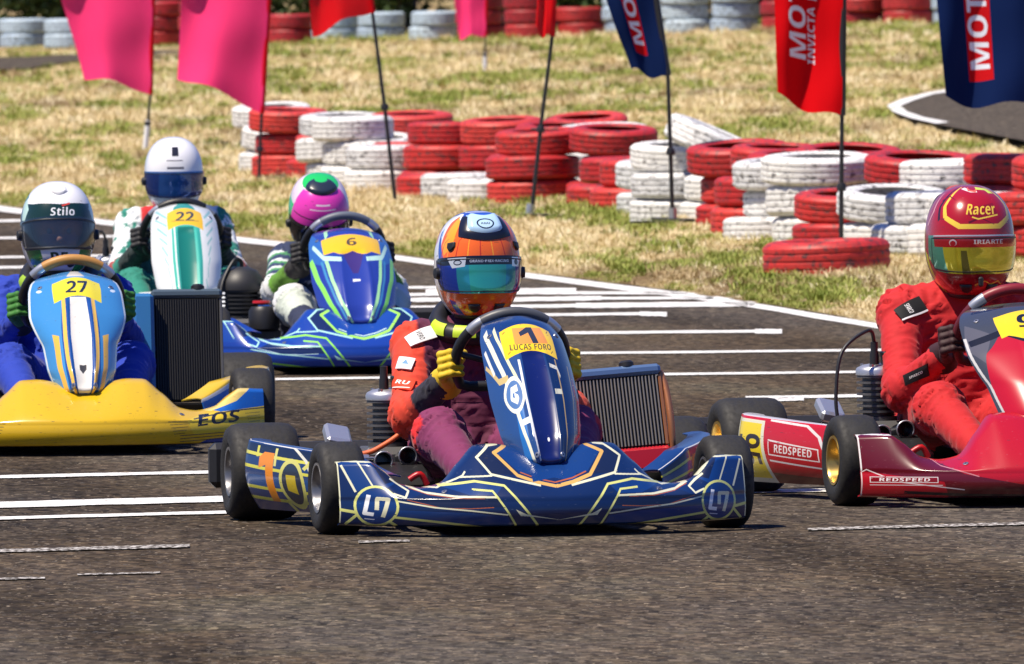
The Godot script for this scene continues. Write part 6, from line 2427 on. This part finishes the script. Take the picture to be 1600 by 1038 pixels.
	var s95 := printed(p, 0.3, 0.7)
	p = nose_print(lin(0.045, 0.05, 0.065))
	p.poly(deg([-0.95, 0.0, 0.95, 0.0, 0.95, 0.36, 0.82, 0.58, 0.6, 0.74, -0.6, 0.74, -0.82, 0.58, -0.95, 0.36]), lin(0.42, 0.006, 0.016))
	p.poly(deg([-1, 0.62, -0.86, 0.52, -0.72, 0.72, -0.95, 0.8]), lin(0.09, 0.09, 0.11))
	for s in [-1.0, 1.0]:
		p.stroke([Vector2(s * 0.98, 0.7), Vector2(s * 0.95, 0.3), Vector2(s * 0.9, 0.0)], 0.03, lin(0.5, 0.5, 0.5))
		p.stroke([Vector2(s * 0.95, 0.66), Vector2(s * 0.6, 0.73), Vector2(s * 0.2, 0.66)], 0.04, lin(0.01, 0.01, 0.012))
		p.stroke([Vector2(s * 0.9, 0.9), Vector2(s * 0.5, 0.95)], 0.03, lin(0.01, 0.01, 0.012))
	number_field(p, "95", 0.71, 0.90, 0.66, lin(0.76, 0.54, 0.01), lin(0.012, 0.012, 0.014), 150, true)
	var n95 := printed(p, 0.25, 0.8)
	p = Print.new(768, 512, lin(0.50, 0.008, 0.016))
	p.map = Transform2D(0, Vector2(768 * 0.74, 512), 0, Vector2.ZERO)
	p.poly(deg([0, 0, 1, 0, 1, 0.22, 0, 0.26]), lin(0.6, 0.58, 0.6))
	p.poly(deg([0, 0.3, 0.36, 0.3, 0.40, 1, 0, 1]), lin(0.66, 0.66, 0.52))
	p.poly(deg([0.03, 0.34, 0.33, 0.34, 0.36, 0.95, 0.03, 0.95]), lin(0.76, 0.58, 0.01))
	p.text("95", Vector2(0.20, 0.64), 0.34, lin(0.02, 0.012, 0.012), PI / 2, 0.0, 1.0, 900)
	p.poly(deg([0.42, 0.50, 0.93, 0.56, 0.93, 0.72, 0.42, 0.68]), lin(0.74, 0.70, 0.70))
	p.poly(deg([0.43, 0.52, 0.92, 0.575, 0.92, 0.705, 0.43, 0.665]), lin(0.40, 0.006, 0.012))
	p.text("REDSPEED", Vector2(0.675, 0.612), 0.13, lin(0.76, 0.73, 0.73), 0.07, 0.0, 0.62, 900)
	p.stroke(deg([0.42, 0.74, 0.97, 0.80]), 0.02, lin(0.74, 0.70, 0.70))
	p.stroke(deg([0.42, 0.28, 0.8, 0.30, 0.93, 0.42, 0.99, 0.6]), 0.03, lin(0.7, 0.66, 0.66))
	p.poly(deg([0.40, 0.88, 1, 0.92, 1, 1, 0.4, 1]), lin(0.12, 0.004, 0.008))
	scuff(p, 300)
	var pod95 := printed(p, 0.3, 0.7)
	var x95 := place(1548, 40.1, 13.0, 1.02)
	kart(x95, {"label": "glossy red kart with yellow number 95 plates and gold wheel rims", "spoiler": s95, "nose": n95, "pod": pod95, "rim": M.gold, "frame": mat(lin(0.4, 0.01, 0.02), 0.3), "engine": "black", "steer": 1.0, "centre": 0.275, "grip": mat(lin(0.10, 0.008, 0.014), 0.5), "grip_top": mat(lin(0.22, 0.012, 0.02), 0.45), "nose_wide": 1.42, "wings": 0.03, "drop": 0.03, "notch": 0.02})
	var sh := Print.new(256, 128, lin(0.012, 0.012, 0.014))
	sh.map = Transform2D(0, Vector2(256, 128), 0, Vector2.ZERO)
	sh.text("SPARCO", Vector2(0.45, 0.55), 0.24, lin(0.78, 0.78, 0.78), 0.0, 0.1, 0.7, 900)
	sh.poly(deg([0.9, 0, 1, 0, 1, 1, 0.9, 1]), lin(0.75, 0.74, 0.76))
	var cf := Print.new(256, 96, lin(0.012, 0.012, 0.014))
	cf.map = Transform2D(0, Vector2(256, 96), 0, Vector2.ZERO)
	cf.text("SPARCO", Vector2(0.5, 0.5), 0.30, lin(0.76, 0.76, 0.76), 0.0, 0.1, 0.5, 900)
	driver(x95, {"label": "driver in plain red suit with metallic red helmet and gold visor", "helmet": "red", "nod": 1.0, "look": -3.0, "glove": mat(lin(0.03, 0.006, 0.008), 0.7), "low": -0.032, "head": Vector3(0.022, -0.030, 0), "helmet_size": 1.06, "suit": func(_q: Vector3, b: int, _t: float) -> Color:
			if b == 10 or b == 15:
				return Color(0.5, 0.5, 0.5)
			return Color(0.46, 0.004, 0.009),
		"badges": [[Vector3(-0.165, 0.53, -0.28), Vector3(0.2, -0.62, -0.75), Vector3(0.75, 0.45, 0), 0.05, 0.09, printed(sh, 0.7, 0.0)], [Vector3(-0.225, 0.352, 0.0), Vector3(0.3, -0.2, -1), Vector3(-0.25, 1, 0), 0.075, 0.032, printed(cf, 0.7, 0.0)]]})
